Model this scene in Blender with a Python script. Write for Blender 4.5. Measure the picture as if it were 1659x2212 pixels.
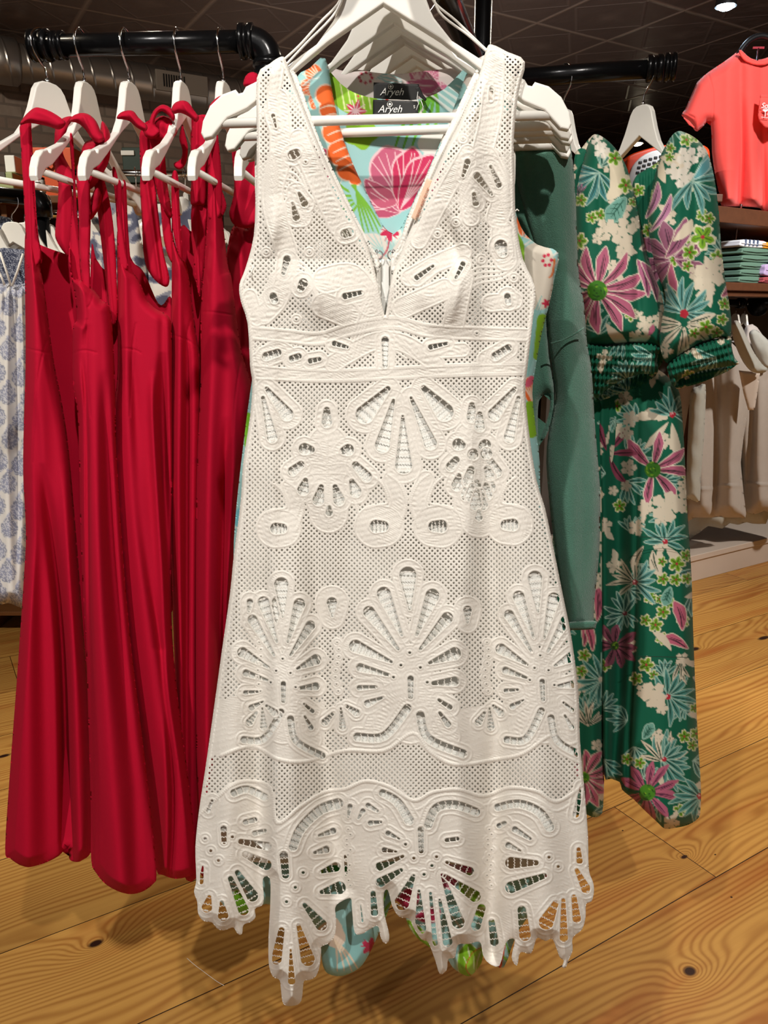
import bpy, bmesh, math, random
import numpy as np
from mathutils import Vector, Matrix

for o in list(bpy.data.objects):
    bpy.data.objects.remove(o, do_unlink=True)
SC = bpy.context.scene
COL = SC.collection
R = math.radians
random.seed(7); RNG = np.random.default_rng(11)

# ---------------------------------------------------------------- camera
H = 1.5; PITCH = R(14.4); FPX = 1661.0; CX, CY = 829.5, 1106.0
cp, sp = math.cos(PITCH), math.sin(PITCH)
cam = bpy.data.cameras.new('camera'); camo = bpy.data.objects.new('camera', cam); COL.objects.link(camo)
camo.location = (0, 0, H); camo.rotation_euler = (math.pi/2 - PITCH, 0, 0)
cam.sensor_fit = 'VERTICAL'; cam.sensor_height = 24; cam.lens = 24*FPX/2212; cam.clip_start = .05
SC.camera = camo
SC.view_settings.view_transform = 'Standard'; SC.view_settings.look = 'None'
SC.view_settings.gamma = 1; SC.view_settings.use_curve_mapping = False
SC.view_settings.exposure = -0.12

w = bpy.data.worlds.new('world'); SC.world = w; w.use_nodes = True
w.node_tree.nodes['Background'].inputs[0].default_value = (1, .93, .84, 1)
w.node_tree.nodes['Background'].inputs[1].default_value = .10

def aim(o, tgt):
    d = Vector(tgt) - o.location
    o.rotation_euler = d.to_track_quat('-Z', 'Y').to_euler()
def spot(name, loc, tgt, watts, col, ang=60, size=.05, blend=.5):
    l = bpy.data.lights.new(name, 'SPOT'); l.energy = watts; l.color = col; l.spot_size = R(ang)
    l.spot_blend = blend; l.shadow_soft_size = size
    o = bpy.data.objects.new(name, l); COL.objects.link(o); o.location = loc; aim(o, tgt); return o
def area(name, loc, tgt, watts, col, sx, sy):
    l = bpy.data.lights.new(name, 'AREA'); l.energy = watts; l.color = col; l.shape = 'RECTANGLE'; l.size = sx; l.size_y = sy
    o = bpy.data.objects.new(name, l); COL.objects.link(o); o.location = loc; aim(o, tgt); return o
# track spots over and behind the photographer, others deeper in, some added as fill
spot('track_and_fill_spot', (-.8, -.62, 3.2), (0.0, 1.1, .9), 190, (1, .955, .895), 52, .03)
spot('track_and_fill_spot', (0.45, -.95, 3.2), (-.05, 1.3, .6), 190, (1, .94, .86), 60, .03)
spot('track_and_fill_spot', (1.9, 3.3, 3.2), (0.45, 1.25, .3), 70, (1, .86, .66), 75, .05)
spot('track_and_fill_spot', (-1.0, 3.7, 3.2), (-.3, 1.3, .4), 40, (1, .86, .66), 75, .05)
spot('track_and_fill_spot', (-2.7, 2.2, 3.2), (-1.0, 1.3, .2), 60, (1, .86, .66), 80, .07)
spot('track_and_fill_spot', (3.4, 2.4, 3.2), (2.6, 3.9, .9), 330, (1, .92, .82), 72, .08)
spot('track_and_fill_spot', (2.5, 1.3, 3.2), (1.8, 2.2, 0), 240, (1, .88, .70), 58, .05)  # added to brighten the floor on the right
spot('track_and_fill_spot', (-2.0, .7, 3.2), (-1.15, 2.3, 1.3), 230, (1, .92, .8), 50, .05)  # added to brighten the white hangers on the low left rack
spot('track_and_fill_spot', (1.7, 2.4, 3.2), (2.3, 4.7, 2.4), 260, (.97, .97, 1), 60, .08)
area('ceiling_fill', (0.4, 5.2, 2.25), (0.4, 5.21, 4), 10, (1, .92, .84), 3.0, 3.0)  # unseen light facing up, added to brighten the ceiling
spot('track_and_fill_spot', (-2.2, 2.2, 3.2), (-2.4, 5.6, 1.9), 150, (1, .9, .76), 95, .08)  # added to brighten the brick wall
area('front_fill', (-.9, -3.2, 2.3), (0.1, 1.4, 1.2), 15, (1, .97, .93), 3.2, 2.2)  # unseen soft fill behind the camera, added to light the upright cloth

# ---------------------------------------------------------------- materials
def lin(c):
    if isinstance(c, str):
        c = [int(c[i:i+2], 16)/255 for i in (1, 3, 5)]
    return tuple((x/12.92 if x <= .04045 else ((x+.055)/1.055)**2.4) for x in c[:3])
class NT:
    def __init__(s, m):
        s.m = m; m.use_nodes = True; s.n = m.node_tree.nodes; s.l = m.node_tree.links
        s.b = s.n['Principled BSDF']
    def node(s, t, **k):
        n = s.n.new(t)
        for a, v in k.items(): setattr(n, a, v)
        return n
    def link(s, a, b): s.l.new(a, b)
    def set(s, sock, v):
        if hasattr(v, 'is_linked') or isinstance(v, bpy.types.NodeSocket): s.l.new(v, sock)
        else: sock.default_value = v
    def math(s, op, a, b=0.0, c=0.0, clamp=False):
        n = s.n.new('ShaderNodeMath'); n.operation = op; n.use_clamp = clamp
        s.set(n.inputs[0], a); s.set(n.inputs[1], b)
        if len(n.inputs) > 2: s.set(n.inputs[2], c)
        return n.outputs[0]
    def mix(s, f, a, b, mode='MIX'):
        n = s.n.new('ShaderNodeMix'); n.data_type = 'RGBA'; n.blend_type = mode
        s.set(n.inputs[0], f)
        s.set(n.inputs[6], a if not isinstance(a, tuple) else (*a, 1)[:4]); s.set(n.inputs[7], b if not isinstance(b, tuple) else (*b, 1)[:4])
        return n.outputs[2]
    def noise(s, vec, scale, detail=2, rough=.5, dist=0):
        n = s.n.new('ShaderNodeTexNoise'); s.set(n.inputs['Scale'], scale); n.inputs['Detail'].default_value = detail
        n.inputs['Roughness'].default_value = rough; n.inputs['Distortion'].default_value = dist
        if vec is not None: s.link(vec, n.inputs['Vector'])
        return n.outputs[0]
    def scale(s, vec, v):
        n = s.n.new('ShaderNodeVectorMath'); n.operation = 'MULTIPLY'; s.link(vec, n.inputs[0]); n.inputs[1].default_value = v
        return n.outputs[0]
    def obj(s): return s.n.new('ShaderNodeTexCoord').outputs['Object']
    def bump(s, h, strength=.3, dist=.001):
        n = s.n.new('ShaderNodeBump'); n.inputs['Strength'].default_value = strength; n.inputs['Distance'].default_value = dist
        s.link(h, n.inputs['Height']); s.link(n.outputs[0], s.b.inputs['Normal']); return n
def mat(name, col=(.8, .8, .8), rough=.5, metal=0, sheen=0, bump=None, var=0, spec=.5, emit=0, attr=False):
    m = bpy.data.materials.new(name); t = NT(m); b = t.b
    c = lin(col) if isinstance(col, str) else col
    b.inputs['Base Color'].default_value = (*c, 1); b.inputs['Roughness'].default_value = rough
    b.inputs['Metallic'].default_value = metal; b.inputs['Specular IOR Level'].default_value = spec
    if sheen: b.inputs['Sheen Weight'].default_value = sheen; b.inputs['Sheen Roughness'].default_value = .4
    src = None
    if attr:
        a = t.node('ShaderNodeAttribute', attribute_name='col'); src = a.outputs['Color']
    if var:
        n = t.noise(t.obj(), 9 if not bump else 30, 4, .6)
        f = t.math('MULTIPLY_ADD', n, 2*var, 1-var)
        base = src if src is not None else tuple(c)
        src = t.mix(1.0, base, (1, 1, 1), 'MULTIPLY') if src is not None else None
        if src is None:
            rgb = t.node('ShaderNodeRGB'); rgb.outputs[0].default_value = (*c, 1); src = rgb.outputs[0]
        vm = t.node('ShaderNodeVectorMath', operation='SCALE'); t.link(src, vm.inputs[0]); t.link(f, vm.inputs['Scale']); src = vm.outputs[0]
    if src is not None: t.link(src, b.inputs['Base Color'])
    if bump:
        t.bump(t.noise(t.obj(), bump[0], 3, .6), bump[1], bump[2] if len(bump) > 2 else .001)
    if emit:
        b.inputs['Emission Color'].default_value = (*c, 1); b.inputs['Emission Strength'].default_value = emit
    return m
M = {}
M['hanger'] = mat('white_painted_wood', '#f1eee6', .28, bump=(60, .05), var=.03)
M['chrome'] = mat('chrome', (.8, .8, .82), .12, 1)
M['pipe'] = mat('black_iron', (.012, .012, .013), .22, .6, bump=(140, .12), var=.2)
M['red'] = mat('red_crepe', '#b9052d', .85, bump=(1500, .25, .0006), var=.03, spec=.2)
M['redthread'] = mat('red_thread', '#e04050', .6)
M['lining'] = mat('white_lining', '#f3f3ee', .8, bump=(900, .2))
M['white'] = mat('white_cotton', '#f4f0e8', .85, bump=(900, .35), sheen=.1, spec=.2)
M['print'] = mat('printed_cotton', attr=True, rough=.7, bump=(1200, .15), spec=.25, sheen=.05)
M['sweater'] = mat('green_knit', '#527c6b', .95, sheen=.5, bump=(700, .9, .002), var=.12, spec=.1)
M['tag'] = mat('black_label', '#151515', .6)
M['tagtext'] = mat('label_thread', '#f4f2ee', .6)
M['peach'] = mat('peach_label', '#e5c3a8', .5)
M['copper'] = mat('copper_print', '#b06a50', .5)
M['coral'] = mat('coral_jersey', '#fb5d54', .9, sheen=.3, bump=(500, .3), var=.05, spec=.15)
M['black'] = mat('black_plastic', '#141414', .35)
M['wood'] = mat('dark_shelf_wood', '#5a351f', .5, bump=(40, .3), var=.3)
M['wood2'] = mat('crate_wood', '#7a4d26', .55, var=.3)
M['cream'] = mat('platform_paint', '#d6c8bc', .4, var=.03)
M['greypanel'] = mat('grey_panel', '#57504a', .7, var=.2)
M['greige'] = mat('greige_knit', '#bcb3ab', .95, sheen=.3, bump=(400, .5), var=.08, spec=.1)
M['greyknit'] = mat('pale_grey_knit', '#b9bab2', .95, sheen=.3, bump=(400, .5), var=.1, spec=.1)
M['orange'] = mat('orange_board', '#d8520e', .5, var=.08)
M['orangeplastic'] = mat('orange_plastic', '#f24a16', .35)
M['whiteplastic'] = mat('white_plastic', '#eef0ee', .3)
M['palegreen'] = mat('pale_green_board', '#a4b07c', .6)
M['darkgreen'] = mat('dark_green_board', '#143024', .6)
M['duct'] = None

# ---------------------------------------------------------------- helpers
def PW(px, py, F):
    u = (px-CX)/FPX; v = (py-CY)/FPX
    hor = cp - v*sp; ver = -sp - v*cp
    k = F/hor
    return u*k, F + 0*k, H + ver*k
def V(px, py, F): return Vector(PW(px, py, F))
def tag(o, label=None, cat=None, group=None, kind=None):
    if label: o['label'] = label
    if cat: o['category'] = cat
    if group: o['group'] = group
    if kind: o['kind'] = kind
    return o
def thing(name, label, cat, loc=(0, 0, 0), group=None, rot=(0, 0, 0)):
    o = bpy.data.objects.new(name, None); COL.objects.link(o); o.location = loc; o.rotation_euler = rot
    o.empty_display_size = .05
    return tag(o, label, cat, group)
def link(name, me, m, parent=None, smooth=True):
    me.materials.clear(); me.materials.append(m)
    if smooth: me.polygons.foreach_set('use_smooth', [True]*len(me.polygons))
    o = bpy.data.objects.new(name, me); COL.objects.link(o)
    if parent: o.parent = parent
    return o
def obj(name, bm, m, parent=None, smooth=False):
    me = bpy.data.meshes.new(name); bm.normal_update(); bm.to_mesh(me); bm.free()
    return link(name, me, m, parent, smooth)
def copy_tree(o, parent=None):
    c = o.copy(); COL.objects.link(c); c.parent = parent
    for ch in [x for x in bpy.data.objects if x.parent == o]: copy_tree(ch, c)
    return c
def box(bm, x0, x1, y0, y1, z0, z1, bev=0):
    r = bmesh.ops.create_cube(bm, size=1)
    for v in r['verts']:
        v.co = Vector((x0 + (v.co.x+.5)*(x1-x0), y0 + (v.co.y+.5)*(y1-y0), z0 + (v.co.z+.5)*(z1-z0)))
    if bev:
        es = list({e for v in r['verts'] for e in v.link_edges})
        bmesh.ops.bevel(bm, geom=es, offset=bev, segments=3, affect='EDGES', profile=.5)
def tube(bm, pts, r, seg=14, closed=False, caps=True):
    pts = [Vector(p) for p in pts]; n = len(pts)
    rs = r if isinstance(r, (list, tuple)) else [r]*n
    rings = []; up = None
    for i, p in enumerate(pts):
        a = pts[max(i-1, 0)]; b = pts[min(i+1, n-1)]
        t = (b-a)
        if t.length < 1e-9: t = Vector((0, 0, 1))
        t.normalize()
        if up is None:
            up = t.orthogonal().normalized()
        up = (up - t*up.dot(t)).normalized(); s = t.cross(up)
        rings.append([bm.verts.new(p + (up*math.cos(2*math.pi*k/seg) + s*math.sin(2*math.pi*k/seg))*rs[i]) for k in range(seg)])
    for i in range(n-1):
        for k in range(seg):
            bm.faces.new((rings[i][k], rings[i][(k+1) % seg], rings[i+1][(k+1) % seg], rings[i+1][k]))
    if caps:
        bm.faces.new(rings[0][::-1]); bm.faces.new(rings[-1])
def prism(bm, pts2, t0, t1, bev=0, plane='XZ'):
    def mk(p, t): return (p[0], t, p[1]) if plane == 'XZ' else (p[0], p[1], t)
    f0 = [bm.verts.new(mk(p, t0)) for p in pts2]; f1 = [bm.verts.new(mk(p, t1)) for p in pts2]
    fa = bm.faces.new(f0); fb = bm.faces.new(f1[::-1])
    n = len(pts2)
    for i in range(n): bm.faces.new((f0[i], f1[i], f1[(i+1) % n], f0[(i+1) % n]))
    bmesh.ops.recalc_face_normals(bm, faces=bm.faces[:])
    if bev:
        es = list({e for f in (fa, fb) for e in f.edges})
        bmesh.ops.bevel(bm, geom=es, offset=bev, segments=3, affect='EDGES', profile=.5)
def groove(*lines, depth=.0016, w=1.6):
    def f(X, Y, d):
        out = np.zeros(X.shape, np.float32)
        for pts in lines:
            P = smooth_poly(pts, 4, False) if len(pts) > 2 else pts
            a = np.array(P); m = (X > a[:, 0].min()-8) & (X < a[:, 0].max()+8) & (Y > a[:, 1].min()-8) & (Y < a[:, 1].max()+8)
            xm, ym = X[m], Y[m]; dd = np.full(xm.shape, 1e9)
            for (ax, ay), (bx, by) in zip(P[:-1], P[1:]):
                ex, ey = bx-ax, by-ay; t = np.clip(((xm-ax)*ex+(ym-ay)*ey)/(ex*ex+ey*ey+1e-9), 0, 1)
                dd = np.minimum(dd, np.hypot(xm-ax-t*ex, ym-ay-t*ey))
            out[m] -= depth*np.exp(-(dd/w)**2)
        return out
    return f
def smooth_poly(pts, n=4, closed=True):
    out = []; m = len(pts)
    for i in range(m if closed else m-1):
        p0 = pts[(i-1) % m] if closed or i > 0 else pts[i]; p1 = pts[i]; p2 = pts[(i+1) % m]
        p3 = pts[(i+2) % m] if closed or i+2 < m else p2
        for k in range(n):
            t = k/n
            out.append(tuple(.5*((2*b) + (-a+c)*t + (2*a-5*b+4*c-d)*t*t + (-a+3*b-3*c+d)*t**3) for a, b, c, d in zip(p0, p1, p2, p3)))
    if not closed: out.append(tuple(pts[-1]))
    return out

# ------------------------------------------------ cloth: dense folded sheet inside a cut outline
def poly_sdf(X, Y, loops):
    d2 = np.full(X.shape, 1e12, np.float32); NX = np.zeros_like(X); NY = np.zeros_like(Y)
    ins = np.zeros(X.shape, bool)
    for P in loops:
        n = len(P)
        for i in range(n):
            ax, ay = P[i]; bx, by = P[(i+1) % n]
            ex, ey = bx-ax, by-ay; L = ex*ex+ey*ey
            if L < 1e-9: continue
            t = np.clip(((X-ax)*ex + (Y-ay)*ey)/L, 0, 1)
            qx = ax+t*ex; qy = ay+t*ey
            dd = (X-qx)**2 + (Y-qy)**2
            m = dd < d2
            d2 = np.where(m, dd, d2); NX = np.where(m, qx, NX); NY = np.where(m, qy, NY)
            if ay != by:
                c = ((ay > Y) != (by > Y)) & (X < (bx-ax)*(Y-ay)/(by-ay)+ax)
                ins ^= c
    d = np.sqrt(d2)
    return np.where(ins, d, -d), NX, NY      # positive inside
def ridges(X, Y, rl):
    """each ridge: list of (x, y, w, a) knots down the cloth; a > 0 comes towards the room"""
    out = np.zeros(X.shape, np.float32)
    for k in rl:
        if len(k) > 2: k = smooth_poly(k, 6, False)
        ys = [p[1] for p in k]
        xr = np.interp(Y, ys, [p[0] for p in k]); wr = np.interp(Y, ys, [p[2] for p in k]); ar = np.interp(Y, ys, [p[3] for p in k])
        s = (X-xr)/wr
        out += ar*np.exp(-s*s)
    return out
def nz(X, Y, s, seed=0):
    r = np.random.default_rng(seed); out = 0
    for k in range(5):
        a = r.uniform(0, 2*np.pi); f = s*r.uniform(.6, 1.7); ph = r.uniform(0, 6.28)
        out = out + np.sin((X*np.cos(a)+Y*np.sin(a))*f + ph)
    return out/5
def cloth(name, outline, F, m, parent=None, h=3.0, er=.02, ew=25, rl=(), paint=None, lace=None, back=True, backF=None,
          holes=(), org=None, efade=.35, smoothing=4, wr=0.0, wrs=.03, seed=1, relief=None):
    """outline in photo pixels; F = distance (number or f(X,Y)); returns a mesh object with real depth"""
    P = smooth_poly(outline, smoothing) if smoothing > 1 else list(outline)
    loops = [P] + [smooth_poly(q, 4) for q in holes]
    A = np.array(P); x0, y0 = A.min(0)-2*h; x1, y1 = A.max(0)+2*h
    allv = []; allf = []; cols = []; alph = []; base = 0
    for side in ((0, 1) if back else (0,)):
        hh = h if side == 0 else h*3
        xs = np.arange(x0, x1+hh, hh, dtype=np.float32); ys = np.arange(y0, y1+hh, hh, dtype=np.float32)
        X, Y = np.meshgrid(xs, ys)
        d, NX, NY = poly_sdf(X, Y, loops)
        snap = np.abs(d) < .62*hh
        X2 = np.where(snap, NX, X); Y2 = np.where(snap, NY, Y); din = np.where(snap, 0, d)
        valid = din >= 0
        F0 = F(X2, Y2) if callable(F) else np.full(X.shape, F, np.float32)
        q = 1 - np.clip(din/ew, 0, 1)
        rnd = 1-np.sqrt(np.clip(1-q*q, 0, 1))
        E = er(X2, Y2) if callable(er) else er
        if side == 0:
            D = F0 + E*rnd
            fade = np.clip(din/(ew*.8), 0, 1)
            if rl: D = D - ridges(X2, Y2, rl)*(efade+(1-efade)*fade)
            if wr: D = D + wr*nz(X2, Y2, wrs, seed)*fade
            if relief is not None: D = D - relief(X2, Y2, din)
        else:
            D = F0 + E + (backF if backF is not None else E)*(1-rnd)*.6
            if rl: D = D + ridges(X2, Y2, rl)*.0
            if rl: D = D - ridges(X2, Y2, rl)*.35*(rnd > .99)
        al = None
        if lace is not None and side == 0:
            L = lace(X2, Y2, xs, ys, hh, din)
            D = D - L.ht*.001
            al = L.hole
        wx, wy, wz = PW(X2, Y2, D)
        ok = valid
        idx = -np.ones(X.shape, np.int64); idx[ok] = np.arange(ok.sum())+base
        a = idx[:-1, :-1]; b = idx[:-1, 1:]; c = idx[1:, 1:]; e = idx[1:, :-1]
        quad = (a >= 0) & (b >= 0) & (c >= 0) & (e >= 0)
        if al is not None:
            hm = al > 1.6
            allh = hm[:-1, :-1] & hm[:-1, 1:] & hm[1:, 1:] & hm[1:, :-1]
            quad &= ~allh
        fl = np.stack([a[quad], e[quad], c[quad], b[quad]], 1)
        tri = []
        cnt = (a >= 0).astype(int)+(b >= 0)+(c >= 0)+(e >= 0)
        t3 = cnt == 3
        if t3.any():
            q4 = np.stack([a[t3], e[t3], c[t3], b[t3]], 1)
            for row in q4: tri.append([v for v in row if v >= 0])
        if side == 1:
            fl = fl[:, ::-1]; tri = [t[::-1] for t in tri]
        allv.append(np.stack([wx[ok], wy[ok]*np.ones(ok.sum()), wz[ok]], 1))
        allf.append((fl, tri)); base += int(ok.sum())
        if paint is not None:
            C = paint(X2, Y2, xs, ys, hh)
            cols.append(C[ok])
        if lace is not None:
            alph.append((al[ok] if al is not None else np.full(ok.sum(), -3.0)))
    verts = np.concatenate(allv)
    if org is None and parent is not None: org = parent.location
    if org is not None: verts = verts - np.array(org)
    me = bpy.data.meshes.new(name)
    nq = sum(len(f[0]) for f in allf); nt = sum(len(f[1]) for f in allf)
    me.vertices.add(len(verts)); me.vertices.foreach_set('co', verts.astype(np.float32).ravel())
    me.loops.add(nq*4+nt*3); me.polygons.add(nq+nt)
    loopsv = []; starts = []; s = 0
    for fl, tri in allf:
        if len(fl):
            loopsv.append(fl.ravel()); starts.append(np.arange(len(fl))*4+s); s += len(fl)*4
        if tri:
            t = np.array(tri); loopsv.append(t.ravel()); starts.append(np.arange(len(t))*3+s); s += len(t)*3
    me.loops.foreach_set('vertex_index', np.concatenate(loopsv).astype(np.int32))
    me.polygons.foreach_set('loop_start', np.concatenate(starts).astype(np.int32))
    me.update(calc_edges=True); me.validate()
    me.polygons.foreach_set('use_smooth', np.ones(len(me.polygons), bool))
    if cols:
        C = np.concatenate(cols); C4 = np.concatenate([C, np.ones((len(C), 1))], 1).astype(np.float32)
        at = me.attributes.new('col', 'FLOAT_COLOR', 'POINT')
        if len(C4) == len(me.vertices): at.data.foreach_set('color', C4.ravel())
    if alph:
        AA = np.concatenate(alph).astype(np.float32)
        at = me.attributes.new('hole', 'FLOAT', 'POINT')
        if len(AA) == len(me.vertices): at.data.foreach_set('value', AA)
    me.materials.append(m)
    o = bpy.data.objects.new(name, me); COL.objects.link(o)
    if parent: o.parent = parent
    return o

# ------------------------------------------------ textile print painter (dyes a dense mesh)
class Canvas:
    def __init__(s, X, Y, xs, ys, h, base):
        s.X, s.Y, s.xs, s.ys, s.h = X, Y, xs, ys, h
        s.c = np.empty(X.shape+(3,), np.float32); s.c[:] = lin(base)
    def win(s, x0, y0, x1, y1):
        i0 = max(int((x0-s.xs[0])/s.h)-1, 0); i1 = min(int((x1-s.xs[0])/s.h)+2, len(s.xs))
        j0 = max(int((y0-s.ys[0])/s.h)-1, 0); j1 = min(int((y1-s.ys[0])/s.h)+2, len(s.ys))
        if i0 >= i1 or j0 >= j1: return None
        return (slice(j0, j1), slice(i0, i1))
    def put(s, w, d, col, soft=None):
        soft = soft or s.h*.6
        a = np.clip(.5 - d/soft, 0, 1)[..., None]
        s.c[w] = s.c[w]*(1-a) + np.array(lin(col), np.float32)*a
    def stroke(s, pts, rs, col):
        """tapered stroke through pts with radii rs"""
        P = np.array(smooth_poly(pts, 5, closed=False)) if len(pts) > 2 else np.array([np.array(pts[0])*(1-t)+np.array(pts[1])*t for t in np.linspace(0, 1, 7)])
        n = len(P); rr = np.interp(np.linspace(0, 1, n), np.linspace(0, 1, len(rs)), rs)
        m = max(rs)+3
        w = s.win(P[:, 0].min()-m, P[:, 1].min()-m, P[:, 0].max()+m, P[:, 1].max()+m)
        if w is None: return
        X, Y = s.X[w], s.Y[w]; d = np.full(X.shape, 1e9, np.float32)
        for i in range(n-1):
            ax, ay = P[i]; bx, by = P[i+1]; ex, ey = bx-ax, by-ay; L = ex*ex+ey*ey+1e-9
            t = np.clip(((X-ax)*ex+(Y-ay)*ey)/L, 0, 1)
            d = np.minimum(d, np.hypot(X-ax-t*ex, Y-ay-t*ey) - (rr[i]+(rr[i+1]-rr[i])*t))
        s.put(w, d, col)
    def petal(s, x, y, ang, L, W, col, edge=None, vein=None, bend=.15, base=.1):
        c, q = math.cos(ang), math.sin(ang)
        def loc(t, k): return (x + c*L*t - q*L*k, y + q*L*t + c*L*k)
        pts = [loc(0, 0), loc(.33, bend*.6), loc(.66, bend*.8), loc(1, bend*.3)]
        pr = [base*W, .75*W, W, .1*W]
        if edge: s.stroke(pts, [r+1.8 for r in pr], edge)
        s.stroke(pts, pr, col)
        if vein: 
            s.stroke([loc(.1, bend*.1), loc(.45, bend*.6), loc(.8, bend*.6)], [1.2, 1.6, .6], vein)
            if W > 9: s.stroke([loc(.3, bend*.6+.12*W/L*3), loc(.75, bend*.6+.1*W/L*3)], [1.0, .5], vein)
    def daisy(s, x, y, Rr, n=11, col='#b5617c', edge='#e8dcc8', vein='#3a2a2e', cen='#3f7d1f', cr=.2, ph=0, asp=1, W=.16, skip=()):
        for k in range(n):
            if k in skip: continue
            a = ph + 2*math.pi*k/n + random.uniform(-.1, .1)
            L = Rr*random.uniform(.82, 1.05)
            s.petal(x+math.cos(a)*Rr*cr*.6, y+math.sin(a)*Rr*cr*.6, a, L*(.75+.25*abs(math.sin(a))) if asp != 1 else L, Rr*W*random.uniform(.85, 1.15), col, edge, vein, bend=random.uniform(-.18, .18))
        if cen:
            s.disc(x, y, Rr*cr, cen)
            for k in range(14):
                a = random.uniform(0, 6.28); r = Rr*cr*random.uniform(.2, .95)
                s.stroke([(x+r*math.cos(a), y+r*math.sin(a)), (x+r*1.1*math.cos(a+.4), y+r*1.1*math.sin(a+.4))], [1.4, .8], random.choice(['#1c3d18', '#86b52c', '#2a5a1c']))
    def disc(s, x, y, r, col, wob=0):
        w = s.win(x-r*1.4-2, y-r*1.4-2, x+r*1.4+2, y+r*1.4+2)
        if w is None: return
        X, Y = s.X[w]-x, s.Y[w]-y
        d = np.hypot(X, Y)
        if wob: d = d - wob*r*np.sin(np.arctan2(Y, X)*5 + x)
        s.put(w, d-r, col)
    def blossom(s, x, y, r, col='#ddd2bd', n=5, ph=0):
        for k in range(n):
            a = ph+2*math.pi*k/n
            s.disc(x+math.cos(a)*r*.66, y+math.sin(a)*r*.66, r*.36, col, .12)
        s.disc(x, y, r*.36, col)
    def palm(s, x, y, Rr, ph, n=7, col='#4f8f86', edge='#a9c8b8', vein='#16463a', spread=1.9, cen='#b52a3a'):
        for k in range(n):
            a = ph + (k/(n-1)-.5)*spread + random.uniform(-.08, .08)
            s.petal(x, y, a, Rr*random.uniform(.7, 1.05), Rr*.085, col, edge, vein, bend=random.uniform(-.12, .12))
        if cen: s.disc(x, y, max(Rr*.1, 5), cen, .1); s.disc(x-2, y-2, max(Rr*.03, 1.5), '#f0c8c8')
    def lime(s, x, y, r, ph=0):
        s.blossom(x, y, r*1.15, '#e0dab8', 5, ph)
        for k in range(5):
            a = ph+2*math.pi*k/5
            s.petal(x, y, a, r*.98, r*.3, '#79a82a', None, '#3f6d18', bend=.05, base=.4)
        s.disc(x, y, r*.17, '#a8323c')
    def leaf(s, x, y, a, L, col='#6fa596'):
        s.petal(x, y, a, L, L*.3, col, '#9cc4b4', '#1d5545', bend=0)
        c, q = math.cos(a), math.sin(a)
        for t in (.25, .45, .65):
            for sg in (1, -1):
                s.stroke([(x+c*L*t, y+q*L*t), (x+c*L*(t+.16)-sg*q*L*.2, y+q*L*(t+.16)+sg*c*L*.2)], [1.1, .6], '#1d5545')

def scatter(n, x0, y0, x1, y1, dmin, seed):
    r = random.Random(seed); pts = []
    for _ in range(n*30):
        p = (r.uniform(x0, x1), r.uniform(y0, y1))
        if all((p[0]-q[0])**2+(p[1]-q[1])**2 > dmin*dmin for q in pts): pts.append(p)
        if len(pts) >= n: break
    return pts

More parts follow.
